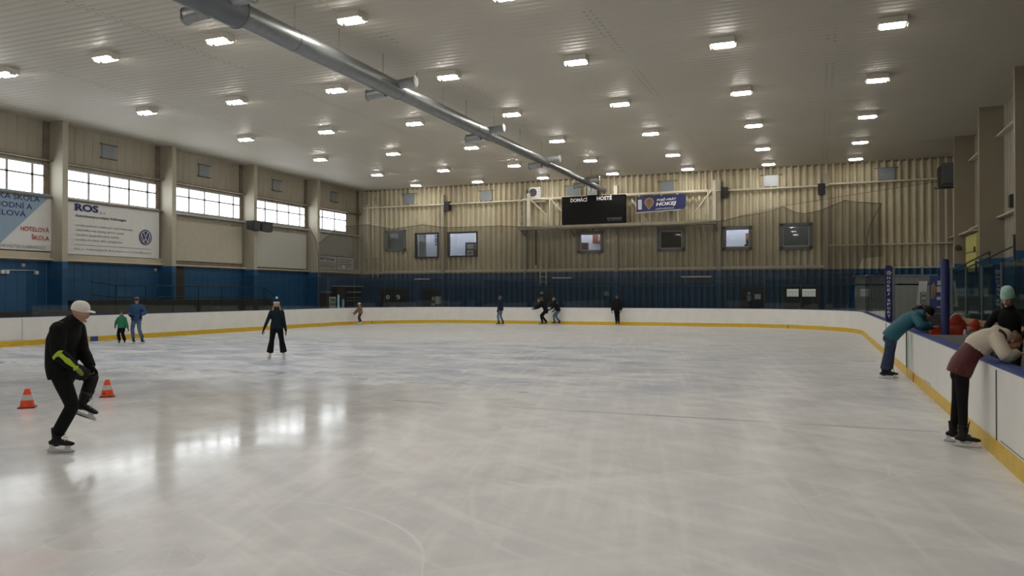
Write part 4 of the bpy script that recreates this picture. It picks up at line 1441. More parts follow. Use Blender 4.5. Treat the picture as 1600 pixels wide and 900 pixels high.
for x in (2.3, 3.25):
    for y in (19.05, 20.5):
        MB().box(x - .025, x + .025, y - .025, y + .025, -.06, .88).build('table_leg', DARKSTEEL, tb)


def soft(name, label, cat, m, loc, blobs, voxel=.02, extra=None):
    q = MB()
    for c, r in blobs:
        q.ball(V(loc) + V(c), *r, nu=14, nv=9)
    o = thing(name, label, cat, loc)
    q.build_remesh(name + '_shell', m, o, voxel, 3)
    return o


REDM = mat('red_nylon', (.38, .035, .015), .55, var=.2, vscale=6)
sf = soft('sports_bag', 'upright red sports bag on the gear table right of the thick blue post', 'bag', REDM, (2.84, 19.35, .95),
          [((0, 0, .17), (.17, .14, .19)), ((-.02, 0, .36), (.14, .12, .19)), ((.05, .02, .25), (.15, .13, .2))])
MB().tube([V((2.72, 19.25, 1.43)), V((2.80, 19.22, 1.50)), V((2.90, 19.22, 1.49)), V((2.97, 19.25, 1.42))], .02, n=8).build('carry_strap', LGREY, sf)
sf = thing('storage_crate', 'low red plastic crate on the gear table left of the thick blue post', 'crate', (2.57, 20.2, .93))
MB().bbox(2.42, 2.72, 20.0, 20.4, .935, 1.20, .02).build('crate_body', mat('red_crate', (.45, .04, .015), .4), sf)
MB().box(2.40, 2.74, 19.98, 20.42, 1.16, 1.20).build('crate_rim', mat('red_crate_rim', (.40, .03, .012), .4), sf)
sf = soft('soft_bag', 'teal green cloth bag with a white stripe on the gear table', 'bag', mat('teal_cloth', (.03, .30, .24), .6), (3.13, 19.15, .94),
          [((0, 0, .08), (.12, .10, .09)), ((.07, .0, .10), (.09, .08, .09))])
MB().tube([V((3.00, 19.045, 1.0)), V((3.08, 19.035, 1.06)), V((3.17, 19.045, 1.05)), V((3.22, 19.07, 1.0))], .014, n=8).build('white_stripe', INKWHITE, sf)
soft('folded_cloth', 'small crumpled pale cloth beside the teal bag', 'cloth', LGREY, (2.99, 19.12, .94), [((-.03, 0, .12), (.04, .04, .11)), ((-.03, .03, .07), (.05, .05, .07))])
soft('jacket', 'red jacket heaped on the gear table behind the woman in the mint hat', 'jacket', REDM, (3.27, 19.75, .94), [((-.03, 0, .15), (.11, .12, .15)), ((-.02, 0, .30), (.10, .10, .14))])
# pale poster sheet and blue roller banner behind the leaning skater in teal
scr = thing('glass_screen', 'clear cross screen at the far end of the bench carrying two posters', 'glass wall', (3.0, 27.2, -.06))
MB().box(2.25, 3.9, 27.16, 27.24, -.06, 1.1).build('lower_board', mat('screen_board', (.20, .20, .19), .6), scr)
for x in (2.25, 3.05, 3.85):
    MB().box(x - .03, x + .03, 27.17, 27.23, 1.1, 2.78).build('screen_post', mat('screen_post', (.18, .21, .21), .4), scr)
MB().box(2.25, 3.9, 27.19, 27.205, 1.1, 2.76).build('glass_sheet', GLASS, scr)
MB().box(2.25, 3.9, 27.18, 27.22, 2.76, 2.79).build('top_strip', LGREY, scr)
po = thing('poster', 'tall bent white poster with dark square lettering behind the skater in teal', 'poster', (3.0, 27.1, 1.5))
q = MB()
vs = []
for k in range(9):
    z = 1.53 + .80 * k / 8
    bnd = .04 * math.sin(k / 8 * 2.2)
    vs += [(2.86 + .09 * k / 8, 27.10 - bnd, z), (3.10 + .09 * k / 8, 27.13 - bnd * .4, z + .0)]
N = len(vs)
vs += [(p[0], p[1] + .008, p[2]) for p in vs]
q.add(vs, [(2 * i, 2 * i + 1, 2 * i + 3, 2 * i + 2) for i in range(8)] + [(N + 2 * i, N + 2 * i + 2, N + 2 * i + 3, N + 2 * i + 1) for i in range(8)])
q.build('poster_sheet', PAPER, po)
MB().box(2.98, 3.0, 27.05, 27.06, 1.62, 1.98).box(2.98, 3.12, 27.05, 27.06, 1.62, 1.635).box(2.98, 3.14, 27.05, 27.06, 1.965, 1.98).build('square_outline', INK, po)
text('lettering', 'BRNO', INK, po, (3.02, 27.055, 1.83), (1, .05, 0), (0.08, 0, 1), .12, .09, bold=.03)
text('lettering', 'LED', INK, po, (3.01, 27.055, 1.67), (1, .05, 0), (0.08, 0, 1), .11, .09, bold=.03)
ro = thing('roller_banner', 'blue roller banner with white blocks and orange figure by the thick post', 'banner', (3.45, 27.1, 1.4))
MB().box(3.25, 3.64, 27.145, 27.165, 1.48, 2.50).build('banner_cloth', mat('roller_blue', (.04, .07, .24), .5, var=.1), ro)
MB().box(3.46, 3.57, 27.13, 27.145, 2.20, 2.34).box(3.44, 3.58, 27.13, 27.145, 1.98, 2.16).box(3.44, 3.56, 27.13, 27.145, 1.74, 1.84).box(3.44, 3.64, 27.13, 27.145, 1.50, 1.54).build('white_print', LGREY, ro)
MB().prism([(3.27, 1.76), (3.40, 1.80), (3.43, 2.1), (3.37, 2.3), (3.28, 2.2)], (0, 27.135, 0), (1, 0, 0), (0, 0, 1), .006).build('orange_print', mat('print_orange', (.32, .22, .14), .6, var=.3), ro)
ek = tag(MB().bbox(2.3, 3.2, 22.2, 23.2, -.06, 1.42, .03).build('storage_chest', DARK, loc=(2.75, 22.7, -.06)), 'dark tall storage chest beyond the skater in teal', 'chest')
sf = soft('sports_bag', 'black rounded bag lying on the dark chest beyond the skater in teal', 'bag', mat('black_nylon', (.012, .012, .013), .6), (2.52, 22.5, 1.435), [((-.10, 0, .105), (.15, .12, .10)), ((.10, 0, .11), (.15, .12, .10))])
MB().tube([V((2.38, 22.40, 1.56)), V((2.52, 22.38, 1.66)), V((2.66, 22.40, 1.58))], .014, n=6).build('carry_strap', BLACK, sf)
bt = thing('drink_bottle', 'small white bottle with red cap on the far cap rail', 'bottle', (XR + .12, 23.3, 1.082))
MB().loft([((XR + .12, 23.3, 1.082), .04, .04), ((XR + .12, 23.3, 1.22), .04, .04), ((XR + .12, 23.3, 1.25), .02, .02)], n=14, cap=('flat', 'flat')).build('bottle_body', INKWHITE, bt, smooth=True, sharp=40)
MB().loft([((XR + .12, 23.3, 1.25), .022, .022), ((XR + .12, 23.3, 1.28), .022, .022)], n=12, cap=('flat', 'flat')).build('bottle_cap', mat('cap_red', (.4, .05, .03), .4), bt)

# spectator stand with dark railing on the far right, yellow cabinet, heater
struct(MB().box(4.9, WXR, 14, 40, -.06, 1.9).build('stand_platform', mat('stand_dark', (.035, .045, .055), .7, var=.1)))
r = thing('railing', 'black stepped tube railing on the stand along the right wall', 'railing', (5.2, 30, 1.9))
MB().tube([V((5.2, 37.0, 2.86)), V((5.2, 34.6, 3.00)), V((5.2, 29.0, 3.30)), V((5.2, 28.9, 2.0))], .03, n=8).build('rail_tube', RAIL, r)
MB().tube([V((5.2, 37.0, 2.70)), V((5.2, 25.6, 3.30))], .03, n=8).build('rail_tube', RAIL, r)
for y, z in ((36.8, 2.85), (33.4, 3.05), (31.3, 3.1), (25.6, 3.62)):
    MB().tube([V((5.2, y, 1.9)), V((5.2, y, z))], .035, n=8).build('rail_post', RAIL, r)
yc = thing('switch_cabinet', 'pale yellow switch cabinet on the right wall above the stand', 'cabinet', (6.9, 41.4, 2.9))
MB().bbox(6.55, 6.98, 39.4, 42.0, 2.95, 4.66, .02).build('cabinet_body', mat('pale_yellow', (.62, .58, .20), .5, var=.05), yc)
MB().box(6.53, 6.55, 39.4, 42.0, 3.84, 3.87).build('door_gap', DARK, yc)
MB().box(6.50, 6.55, 39.55, 39.7, 3.8, 4.05).build('cabinet_handle', DARK, yc)
MB().box(6.3, 6.95, 39.3, 42.3, 4.74, 4.80).build('cabinet_canopy', CREAM_TRIM, yc)
tag(MB().loft([((6.30, 42.40, 4.15), .14, .14), ((6.30, 42.30, 4.15), .12, .12)], n=16, cap=('flat', 'flat')).build('alarm_bell', DARK, loc=(6.3, 42.4, 4.15)), 'round dark alarm bell on the column left of the yellow cabinet', 'bell')
ht = thing('heater_unit', 'dark boxy air heater on a bracket in the far right corner', 'heater', (6.2, 44.3, 7.2))
MB().bbox(5.75, 6.8, 43.4, 44.9, 7.40, 8.45, .03).build('heater_case', mat('heater_dark', (.10, .115, .11), .5), ht)
q = MB()
for k in range(7):
    q.box(5.72, 5.75, 43.5, 44.8, 7.48 + .13 * k, 7.53 + .13 * k)
q.box(5.74, 5.752, 43.5, 44.8, 7.45, 8.4)
q.build('heater_grille', BLACK, ht)
for y in (43.5, 44.8):
    MB().bar((5.6, y, 7.36), (7.0, y, 7.36), .07).build('bracket_arm', DARKSTEEL, ht)
tag(MB().bbox(6.75, 6.97, 33.9, 34.2, 5.2, 5.7, .03).build('wall_horn', DARK, loc=(6.9, 34, 5.2)), 'small dark horn box on the right wall between the near columns', 'horn')

# ------------------------------------------------------------------ traffic cones
ORANGE = mat('cone_orange', (.80, .075, .02), .45, var=.06)
CONEW = mat('cone_reflective', (.55, .55, .54), .35)


def cone(loc, label, smudge):
    r = thing('traffic_cone', label, 'traffic cone', loc, 'traffic cones on the ice')
    x, y, z = loc
    c = lambda h: V((x, y, z + h))
    MB().loft([(c(.02), .115, .115), (c(.10), .098, .098), (c(.305), .045, .045), (c(.325), .032, .032)], n=24, cap=('flat', 'flat')).build('cone_body', ORANGE, r, smooth=True, sharp=40)
    MB().loft([(c(.135), .0905, .0905), (c(.225), .0680, .0680)], n=24, cap=('flat', 'flat')).build('reflective_band', CONEW, r, smooth=True, sharp=40)
    b = MB().loft([(c(.002), .18, .18), (c(.022), .18, .18), (c(.030), .12, .12)], n=4, cap=('flat', 'flat'))
    b.build('cone_base', mat('cone_base', (.20, .03, .015), .5), r)
    if smudge:
        MB().ball(c(.07) + V((.02, -.088, 0)), .035, .018, .022).build('smudge', INK, r, smooth=True)


cone((-12.53, 9.12, 0.0), 'orange traffic cone left of the skater in the white cap', False)
cone((-12.45, 10.64, 0.0), 'orange traffic cone with dark smudge right of the skater in the white cap', True)

# ------------------------------------------------------------------ people
SKIN = mat('skin', (.52, .29, .20), .5, var=.05)
HAIRB = mat('hair_brown', (.11, .06, .03), .55, var=.2, vscale=30)
HAIRBL = mat('hair_blond', (.42, .27, .13), .5, var=.25, vscale=30)
STEEL = mat('blade_steel', (.55, .56, .58), .25, .9)
HOLDER = mat('blade_holder', (.70, .70, .70), .35)
CB = mat('cloth_black', (.010, .010, .011), .75, spec=.12, var=.2, vscale=8, bump=.15, bscale=9)
CBN = mat('cloth_blue_black', (.012, .024, .032), .7, spec=.12, var=.2, vscale=8, bump=.15, bscale=9)
CNAVY = mat('cloth_navy', (.020, .028, .055), .75, spec=.12, var=.2, vscale=8)
CBLUE = mat('cloth_blue', (.018, .070, .19), .65, var=.2, vscale=6, bump=.2, bscale=8)
CGREEN = mat('cloth_green', (.015, .20, .09), .65, var=.15, vscale=6, bump=.2, bscale=8)
CTEAL = mat('cloth_teal', (.008, .105, .155), .6, var=.15, vscale=5, bump=.25, bscale=7)
CRED = mat('cloth_burgundy', (.085, .008, .012), .6, var=.15, vscale=5, bump=.25, bscale=7)
CCREAM = mat('cloth_cream', (.62, .55, .45), .7, var=.08, vscale=5, bump=.3, bscale=8)
CTAN = mat('cloth_tan', (.22, .13, .085), .7, var=.35, vscale=14)
JEANS = mat('denim', (.10, .15, .24), .8, var=.25, vscale=9, bump=.15, bscale=14)
JEANSD = mat('denim_dark', (.025, .045, .10), .8, var=.25, vscale=9, bump=.15, bscale=14)
GLOVEK = mat('glove_black', (.015, .015, .015), .6, spec=.12)
BOOTK = mat('boot_black', (.010, .010, .011), .45, spec=.25)
BOOTW = mat('boot_white', (.70, .70, .68), .4)
LACEW = mat('lace_white', (.72, .72, .70), .6)
CAPW = mat('cap_white', (.80, .78, .74), .7, var=.05)
MINT = mat('mint_knit', (.46, .72, .62), .8, var=.1, bump=.6, bscale=60)
HELM = mat('helmet_dark', (.03, .03, .032), .3)
HELMW = mat('helmet_white', (.72, .72, .72), .3)
PINKW = mat('knit_pale', (.75, .62, .60), .8, bump=.5, bscale=60)
NEON = mat('neon_yellow', (.42, .62, .03), .5)


def bez(a, b, c, t):
    return a * ((1 - t) ** 2) + b * (2 * t * (1 - t)) + c * (t * t)


def ik(a, b, l1, l2, hint):
    d = b - a
    L = d.length
    t = d / max(L, 1e-5)
    if L >= (l1 + l2) * .999:
        return a + t * (L * l1 / (l1 + l2))
    x = (L * L + l1 * l1 - l2 * l2) / (2 * L)
    hgt = math.sqrt(max(0, l1 * l1 - x * x))
    h = V(hint)
    h = h - t * h.dot(t)
    h.normalize()
    return a + t * x + h * hgt


def lerp_pts(pts, rad, n=5):
    """dense chain through points with radii"""
    out, rr = [], []
    for i in range(len(pts) - 1):
        for k in range(n):
            t = k / n
            out.append(pts[i].lerp(pts[i + 1], t))
            rr.append(rad[i] * (1 - t) + rad[i + 1] * t)
    out.append(pts[-1])
    rr.append(rad[-1])
    # soften the bend
    for _ in range(2):
        out = [out[0]] + [(out[i - 1] + out[i] * 2 + out[i + 1]) / 4 for i in range(1, len(out) - 1)] + [out[-1]]
    return out, rr


def limb(mb, pts, rad, cap=('round', 'round'), n=14, side=(1, 0, 0)):
    p, r = lerp_pts([V(x) for x in pts], rad)
    mb.loft([(a, b, b) for a, b in zip(p, r)], n=n, cap=cap, side=side)


def head_shape(mb, c, f, u, s):
    """skull, jaw, nose, brow, lips and ears; f face direction, u up"""
    f = (f - u * f.dot(u)).normalized()
    r = f.cross(u)
    M = Matrix((r, f, u)).transposed().to_4x4()
    M.translation = c
    t = MB()

    def fn(p):
        x, y, z = p.x * .074, p.y * .094, p.z * .116
        if p.z < -.1:
            k = (-.1 - p.z) / .9
            x *= 1 - .42 * k ** 1.3
            y = y * (1 - .25 * k) + (.022 * k if p.y > -.3 else .0)
        if p.y > .6:
            y *= .96
        if p.y < -.2 and p.z < -.3:
            y *= .85
        return V((x, y, z))
    t.ball((0, 0, 0), 1, nu=24, nv=16, fn=fn)
    t.loft([((0, .086, .022), .009, .010), ((0, .098, -.008), .011, .013), ((0, .103, -.026), .016, .014)], n=10)
    t.loft([((-.040, .080, .030), .009, .008), ((0, .088, .031), .010, .008), ((.040, .080, .030), .009, .008)], n=8, side=(0, 1, 0))
    t.loft([((-.020, .084, -.054), .006, .005), ((0, .090, -.054), .007, .007), ((.020, .084, -.054), .006, .005)], n=8, side=(0, 1, 0))
    t.ball((0, .080, -.092), .022, .018, .017, nu=10, nv=6)
    for sg in (-1, 1):
        t.ball((sg * .076, -.008, -.004), .010, .020, .032, nu=10, nv=7)
        t.ball((sg * .042, .066, -.022), .020, .016, .016, nu=10, nv=6)
    t.v = [M @ (p * s) for p in t.v]
    mb.add(t.v, t.f)
    return M


def hand_shape(mb, wrist, d, nrm, s, curl=.5, thumb=1):
    """palm, four unequal bent fingers and a thumb leaving the side of the palm"""
    d = V(d).normalized()
    nrm = V(nrm)
    nrm = (nrm - d * nrm.dot(d)).normalized()
    x = d.cross(nrm)
    w = V(wrist)
    mb.loft([(w - d * .02 * s, .024 * s, .018 * s), (w + d * .03 * s, .036 * s, .016 * s), (w + d * .075 * s, .042 * s, .014 * s), (w + d * .092 * s, .040 * s, .012 * s)], n=12, side=x)
    for k, (off, ln) in enumerate(((-.030, .068), (-.010, .078), (.010, .073), (.029, .056))):
        p = w + (d * .088 + x * off) * s
        dd = (d + x * (off * 2.2)).normalized()
        pts = [p]
        a = 0
        for q, fr in enumerate((.45, .32, .23)):
            a += curl * (.55 + .35 * q)
            p = p + (dd * math.cos(a) + nrm * math.sin(a)) * ln * fr * s
            pts.append(p)
        mb.tube(pts, [.0095 * s, .009 * s, .0082 * s, .007 * s], n=8, cap='round')
    p = w + (d * .028 + x * (-.034 * thumb)) * s
    a = (d * .6 - x * .75 * thumb + nrm * .25).normalized()
    b = (d * .9 - x * .25 * thumb + nrm * (.25 + .4 * curl)).normalized()
    mb.tube([p, p + a * .034 * s, p + a * .034 * s + b * .03 * s, p + a * .034 * s + b * .052 * s], [.0125 * s, .011 * s, .010 * s, .008 * s], n=8, cap='round')


def skate(root, ankle, toe, up, s, boot, lace=None, figure=False, detail=True):
    """boot, laces, blade holder and steel blade; sole sits .085 above the blade edge"""
    toe, up = V(toe).normalized(), V(up)
    up = (up - toe * up.dot(toe)).normalized()
    r = toe.cross(up)
    M = Matrix((r, toe, up)).transposed().to_4x4()
    M.translation = V(ankle) - up * .175 * s
    sc = Matrix.Scale(s, 4)

    def put(q):
        q.v = [M @ (sc @ p) for p in q.v]
        return q
    q = MB()
    q.loft([((0, -.075, .118), .030, .030), ((0, -.05, .125), .040, .040), ((0, .0, .125), .041, .042), ((0, .07, .118), .046, .035), ((0, .13, .110), .046, .029), ((0, .175, .105), .036, .022)], n=14)
    q.loft([((0, -.012, .115), .040, .055), ((0, -.010, .17), .042, .052), ((0, -.008, .23), .050, .058), ((0, -.008, .295), .056, .064)], n=14, cap=('round', 'flat'))
    q.loft([((0, .048, .20), .028, .010), ((0, .055, .27), .030, .010), ((0, .070, .335), .026, .008)], n=10)
    b = put(q).build_remesh('skate', boot, root, .008 * s, 3)
    h = MB()
    h.prism([(-.085, .10), (-.02, .10), (-.035, .06), (-.01, .045), (.08, .045), (.10, .06), (.085, .092), (.17, .088), (.155, .06), (.20, .032), (.19, .022), (-.11, .022), (-.115, .035), (-.09, .06)], (-.011, 0, 0), (0, 1, 0), (0, 0, 1), .022)
    put(h).build('blade_holder', boot if figure else HOLDER, b)
    h = MB().prism([(-.12, .03), (.205, .03), (.212, .016), (.195, .003), (.12, 0), (-.06, 0), (-.112, .004), (-.124, .016)], (-.003, 0, 0), (0, 1, 0), (0, 0, 1), .006)
    put(h).build('blade', STEEL, b)
    if detail:
        h = MB()
        for k in range(6):
            z, y = .140 + .026 * k, .100 - .0095 * k
            sg = 1 if k % 2 else -1
            h.tube([V((-.032 * sg, y + .002, z + .002)), V((0, y + .020, z + .016)), V((.032 * sg, y - .006, z + .014))], .0042, n=6)
        put(h).build('laces', lace or LACEW, b)
    return b


def person(label, loc, rz, H=1.75, pelvis=(0, 0, 1.03), neck=(0, .03, 1.56), bend=(0, -.02, 1.3), head=None, face=(0, 1, 0), headup=(0, 0, 1),
           hands=((-.28, .02, .90), (.28, .02, .90)), elbow=((-.4, -1, -.2), (.4, -1, -.2)), handdir=((0, .25, -1), (0, .25, -1)), palm=((1, 0, 0), (-1, 0, 0)), curl=.5,
           ankles=((-.12, 0, .175), (.12, 0, .175)), toes=((-.15, 1, 0), (.15, 1, 0)), footup=((0, 0, 1), (0, 0, 1)), knee=((0, 1, 0), (0, 1, 0)),
           jacket=CB, trousers=CB, boot=BOOTK, lace=None, gloves=GLOVEK, hat=None, hatm=None, hair='short', hairm=HAIRB, female=False, bulk=0.0, loose=0.0, flare=0.0,
           legs=True, vox=.012, group=None, figure=False, yoke=None, detail=True, hem=-.20, shoulders=None):
    root = thing('person', label, 'person', (0, 0, 0), group)
    s = H / 1.75
    P, N, B = V(pelvis), V(neck), V(bend)
    ctrl = B * 2 - (P + N) * .5
    tang = lambda t: ((ctrl - P) * (2 * (1 - t)) + (N - ctrl) * (2 * t)).normalized()
    at = lambda t: bez(P, ctrl, N, t) if t >= 0 else P + tang(0) * (t * (N - P).length)
    side = V((1, 0, 0))
    sw = (.158 if female else .178) * s
    ch = .93 if female else 1.0
    tor = [(-.20, .118, .085), (-.08, .168, .118), (.06, .168, .115), (.30, .132 if female else .150, .098 if female else .108), (.55, .150 if female else .166, .118), (.76, .165 if female else .185, .108), (.90, .130, .085), (1.0, .068, .062)]
    tor = [(t, rx * s * ch, ry * s * ch) for t, rx, ry in tor]

    def torso(mb, inf, t0=-1, t1=2, cap=('round', 'round'), low=0.0):
        mb.loft([(at(t), rx + inf - (low if t < .2 else 0), ry + inf - (low if t < .2 else 0)) for t, rx, ry in tor if t0 <= t <= t1], n=20, cap=cap, side=side)
    # head
    hu = V(headup).normalized()
    hc = V(head) if head else N + hu * .165 * s
    f = V(face).normalized()
    shj = []
    for k, sg in enumerate((-1, 1)):
        c = at(.86) + side * sg * sw
        if shoulders:
            c = c + V(shoulders[k])
        shj.append(c)
    el = [ik(shj[k], V(hands[k]), .285 * s, .262 * s, elbow[k]) for k in (0, 1)]
    hip = [P + side * sg * .088 * s - tang(0) * .03 * s for sg in (-1, 1)]
    kn = [ik(hip[k], V(ankles[k]), .435 * s, .425 * s, knee[k]) for k in (0, 1)]
    # body: one continuous surface
    q = MB()
    torso(q, 0, low=.022)
    HM = head_shape(q, hc, f, hu, s)
    limb(q, [N - (hc - N) * .25, N + (hc - N) * .45, hc - hu * .05 * s], [.062 * s, .054 * s, .056 * s])
    for k, sg in enumerate((-1, 1)):
        limb(q, [shj[k] - side * sg * .05 * s, shj[k], shj[k].lerp(el[k], .45), el[k], el[k].lerp(V(hands[k]), .35), V(hands[k])], [.05 * s, .056 * s, .050 * s, .040 * s, .041 * s, .027 * s])
        hand_shape(q, V(hands[k]), handdir[k], palm[k], s * (.72 if gloves else 1), curl, thumb=1 if sg > 0 else -1)
        if legs:
            limb(q, [hip[k] + tang(0) * .03, hip[k].lerp(kn[k], .4), kn[k], kn[k].lerp(V(ankles[k]), .4), V(ankles[k])], [.070 * s, .062 * s, .044 * s, .042 * s, .030 * s])
            t_ = V(toes[k]).normalized()
            u_ = V(footup[k]).normalized()
            q.loft([(V(ankles[k]) - u_ * .045 * s - t_ * .03 * s, .028 * s, .028 * s), (V(ankles[k]) - u_ * .05 * s + t_ * .06 * s, .030 * s, .022 * s), (V(ankles[k]) - u_ * .062 * s + t_ * .14 * s, .028 * s, .014 * s)], n=10)
    q.build_remesh('body', SKIN, root, vox * .8, 2)
    # trousers
    if legs:
        q = MB()
        i = .014 + loose
        q.loft([(at(t), rx + i, ry + i) for t, rx, ry in tor if t <= .10], n=20, side=side)
        for k in (0, 1):
            A = V(ankles[k]) + V(footup[k]).normalized() * .045 * s
            limb(q, [hip[k], hip[k].lerp(kn[k], .4), kn[k], kn[k].lerp(A, .4), A], [(.092 + loose) * s, (.084 + loose) * s, (.064 + loose) * s, (.064 + loose + flare * .5) * s, (.060 + loose + flare) * s], cap=('round', 'flat'))
        q.build_remesh('trousers', trousers, root, vox, 4)
    # jacket: torso, sleeves, collar
    i = max(.020 + bulk, .026 + loose)
    q = MB()
    if yoke:
        q.loft([(at(hem), tor[1][1] + i - .012, tor[1][2] + i - .012)] + [(at(t), rx + i - .006, ry + i - .006) for t, rx, ry in tor if hem + .04 < t <= .9], n=20, cap=('flat', 'round'), side=side)
        q.build_remesh('jacket', jacket, root, vox, 4)
        q = MB()
        torso(q, i + .006, .55, 1.0)
    else:
        q.loft([(at(hem), tor[1][1] + i - .004, tor[1][2] + i - .004)] + [(at(t), rx + i, ry + i) for t, rx, ry in tor if t > hem + .04], n=20, cap=('flat', 'round'), side=side)
    limb(q, [N - (hc - N) * .2, N + (hc - N) * .28], [.078 * s, .070 * s], cap=('round', 'flat'))
    for k, sg in enumerate((-1, 1)):
        W = V(hands[k]) + (el[k] - V(hands[k])).normalized() * .015
        limb(q, [shj[k] - side * sg * .06 * s, shj[k], shj[k].lerp(el[k], .45), el[k], el[k].lerp(W, .4), W], [(.062 + bulk) * s, (.070 + bulk) * s, (.064 + bulk) * s, (.055 + bulk) * s, (.052 + bulk) * s, (.040 + bulk * .6) * s], cap=('round', 'flat'))
    if yoke:
        limb(q, [N - (hc - N) * .25 - f * .06 * s, N - f * .075 * s + hu * .01, N - f * .05 * s + hu * .05 * s], [.085 * s, .075 * s, .045 * s])
        q.build_remesh('jacket_top', yoke, root, vox, 4)
    else:
        q.build_remesh('jacket', jacket, root, vox, 4)
    # gloves
    if gloves:
        for k, sg in enumerate((-1, 1)):
            g = MB()
            hand_shape(g, V(hands[k]), handdir[k], palm[k], s * 1.14, curl, thumb=1 if sg > 0 else -1)
            limb(g, [V(hands[k]) + (el[k] - V(hands[k])).normalized() * .05, V(hands[k])], [.040 * s, .036 * s])
            g.build_remesh('glove', gloves, root, .006, 2)
    # skates
    if legs:
        for k in (0, 1):
            skate(root, ankles[k], toes[k], footup[k], s, boot, lace, figure, detail)

    # hair and headgear, in the head frame
    def put(q):
        q.v = [HM @ (p * s) for p in q.v]
        return q
    if hat == 'helmet' and hair == 'short':
        hair = None
    if hair in ('short', 'bun', 'long'):
        q = MB()
        q.ball((0, -.017, .018), .083, .094, .108, nu=20, nv=14)
        for sg in (-1, 1):
            q.loft([((sg * .070, -.01, .03), .014, .03), ((sg * .070, -.03, -.04), .012, .03)], n=8)
        q.loft([((0, -.07, .02), .055, .03), ((0, -.068, -.075), .045, .02)], n=10)
        if hair == 'bun':
            q.ball((0, -.085, .085), .040, .036, .036, nu=12, nv=8)
        if hair == 'long':
            for sg in (-1, 1):
                q.loft([((sg * .070, -.005, .02), .018, .034), ((sg * .082, .0, -.08), .026, .036), ((sg * .105, .025, -.17), .034, .030), ((sg * .108, .045, -.235), .024, .020)], n=10)
            q.loft([((0, -.08, 0), .07, .03), ((0, -.09, -.12), .075, .03), ((0, -.09, -.2), .06, .02)], n=12)
        put(q).build_remesh('hair', hairm, root, .008, 3)
    if hat == 'beanie':
        q = MB().loft(dome(.089, .106, .055, .165, sink=.025, p=.8), n=24, cap=('flat', 'flat'))
        b = put(q).build('knit_hat', hatm[0], root, smooth=True, sharp=60)
        q = MB().loft([((0, -.004, .018), .088, .104), ((0, -.006, .034), .095, .111), ((0, -.007, .052), .094, .110), ((0, -.008, .064), .088, .103)], n=24, cap=('flat', 'flat'))
        put(q).build('hat_cuff', hatm[1], b, smooth=True, sharp=60)
        if len(hatm) > 2:
            q = MB().ball((0, -.02, .195), .040, .040, .038)
            put(q).build('pompom', hatm[2], b, smooth=True)
    if hat == 'tall_beanie':
        q = MB().loft(dome(.094, .110, .085, .215, yo=-.016, sink=.06, p=.62), n=24, cap=('flat', 'flat'))
        b = put(q).build('knit_hat', hatm[0], root, smooth=True, sharp=60)
        q = MB().loft([((0, -.008, .022), .095, .112), ((0, -.014, .075), .099, .115)], n=24, cap=('flat', 'flat'))
        put(q).build('hat_cuff', hatm[0], b, smooth=True, sharp=60)
    if hat == 'cap':
        q = MB().loft(dome(.086, .105, .04, .132, sink=.028, p=.8), n=24, cap=('flat', 'flat'))
        b = put(q).build('cap_crown', hatm[0], root, smooth=True, sharp=60)
        q = MB()
        vs = []
        for k in range(13):
            a = math.pi * (k / 12)
            vs += [(-.078 * math.cos(a), .045 + .045 * math.sin(a), .030), (-.074 * math.cos(a), .060 + .105 * math.sin(a) ** .8, .030 - .004 * math.sin(a))]
        n = len(vs)
        vs += [(x, y, z + .007) for x, y, z in vs]
        q.add(vs, [(2 * j, 2 * j + 1, 2 * j + 3, 2 * j + 2) for j in range(12)] + [(n + 2 * j, n + 2 * j + 2, n + 2 * j + 3, n + 2 * j + 1) for j in range(12)] +
              [(2 * j + 1, n + 2 * j + 1, n + 2 * j + 3, 2 * j + 3) for j in range(12)] + [(2 * j, 2 * j + 2, n + 2 * j + 2, n + 2 * j) for j in range(12)])
        put(q).build('cap_visor', hatm[0], b)
    if hat == 'helmet':
        q = MB().loft(dome(.100, .120, .05, .155, yo=-.016, sink=.025, p=.75), n=24, cap=('flat', 'flat'))
        b = put(q).build('helmet', hatm[0], root, smooth=True, sharp=60)
        q = MB()
        for x in (-.035, 0, .035):
            q.loft([((x, .06, .122), .010, .008), ((x, -.01, .149 - abs(x) * .3), .010, .008), ((x, -.09, .118), .010, .008)], n=8)
        put(q).build('helmet_vents', hatm[1], b, smooth=True)
        q = MB().tube([V((-.088, .02, .03)), V((-.060, .055, -.10)), V((0, .07, -.122)), V((.060, .055, -.10)), V((.088, .02, .03))], .008, n=6)
        put(q).build('chin_strap', hatm[2] if len(hatm) > 2 else BLACK, b)
    # eyes and brows of the faces the photo shows large enough
    if vox < .0125:
        for sg in (-1, 1):
            put(MB().ball((sg * .031, .081, .012), .011, .008, .007, nu=10, nv=6)).build('eye', mat('eye_dark', (.05, .03, .02), .3), root, smooth=True)
        put(MB().loft([((-.020, .0895, -.054), .003, .004), ((0, .0965, -.054), .003, .005), ((.020, .0895, -.054), .003, .004)], n=8, side=(0, 1, 0))).build('lips', mat('lips', (.36, .12, .10), .5), root, smooth=True)
    root.location = V(loc)
    root.rotation_euler = (0, 0, rz)
    root['_el'] = 0
    del root['_el']
    return root, dict(el=el, sh=shj, kn=kn, at=at, N=N, hc=hc)


def dome(rx, ry, z0, z1, yo=-.010, sink=.0, p=1.0, n=7):
    out = [((0, yo, z0 - sink), rx, ry)] if sink else []
    for k in range(n + 1):
        a = math.radians(88) * k / n
        c = math.cos(a) ** p
        out.append(((0, yo - .006 * math.sin(a), z0 + (z1 - z0) * math.sin(a)), rx * c, ry * c))
    return out


def towards(dx, dy):
    """root rotation that turns local +y into the world direction (dx, dy)"""
    return math.atan2(-dx, dy)


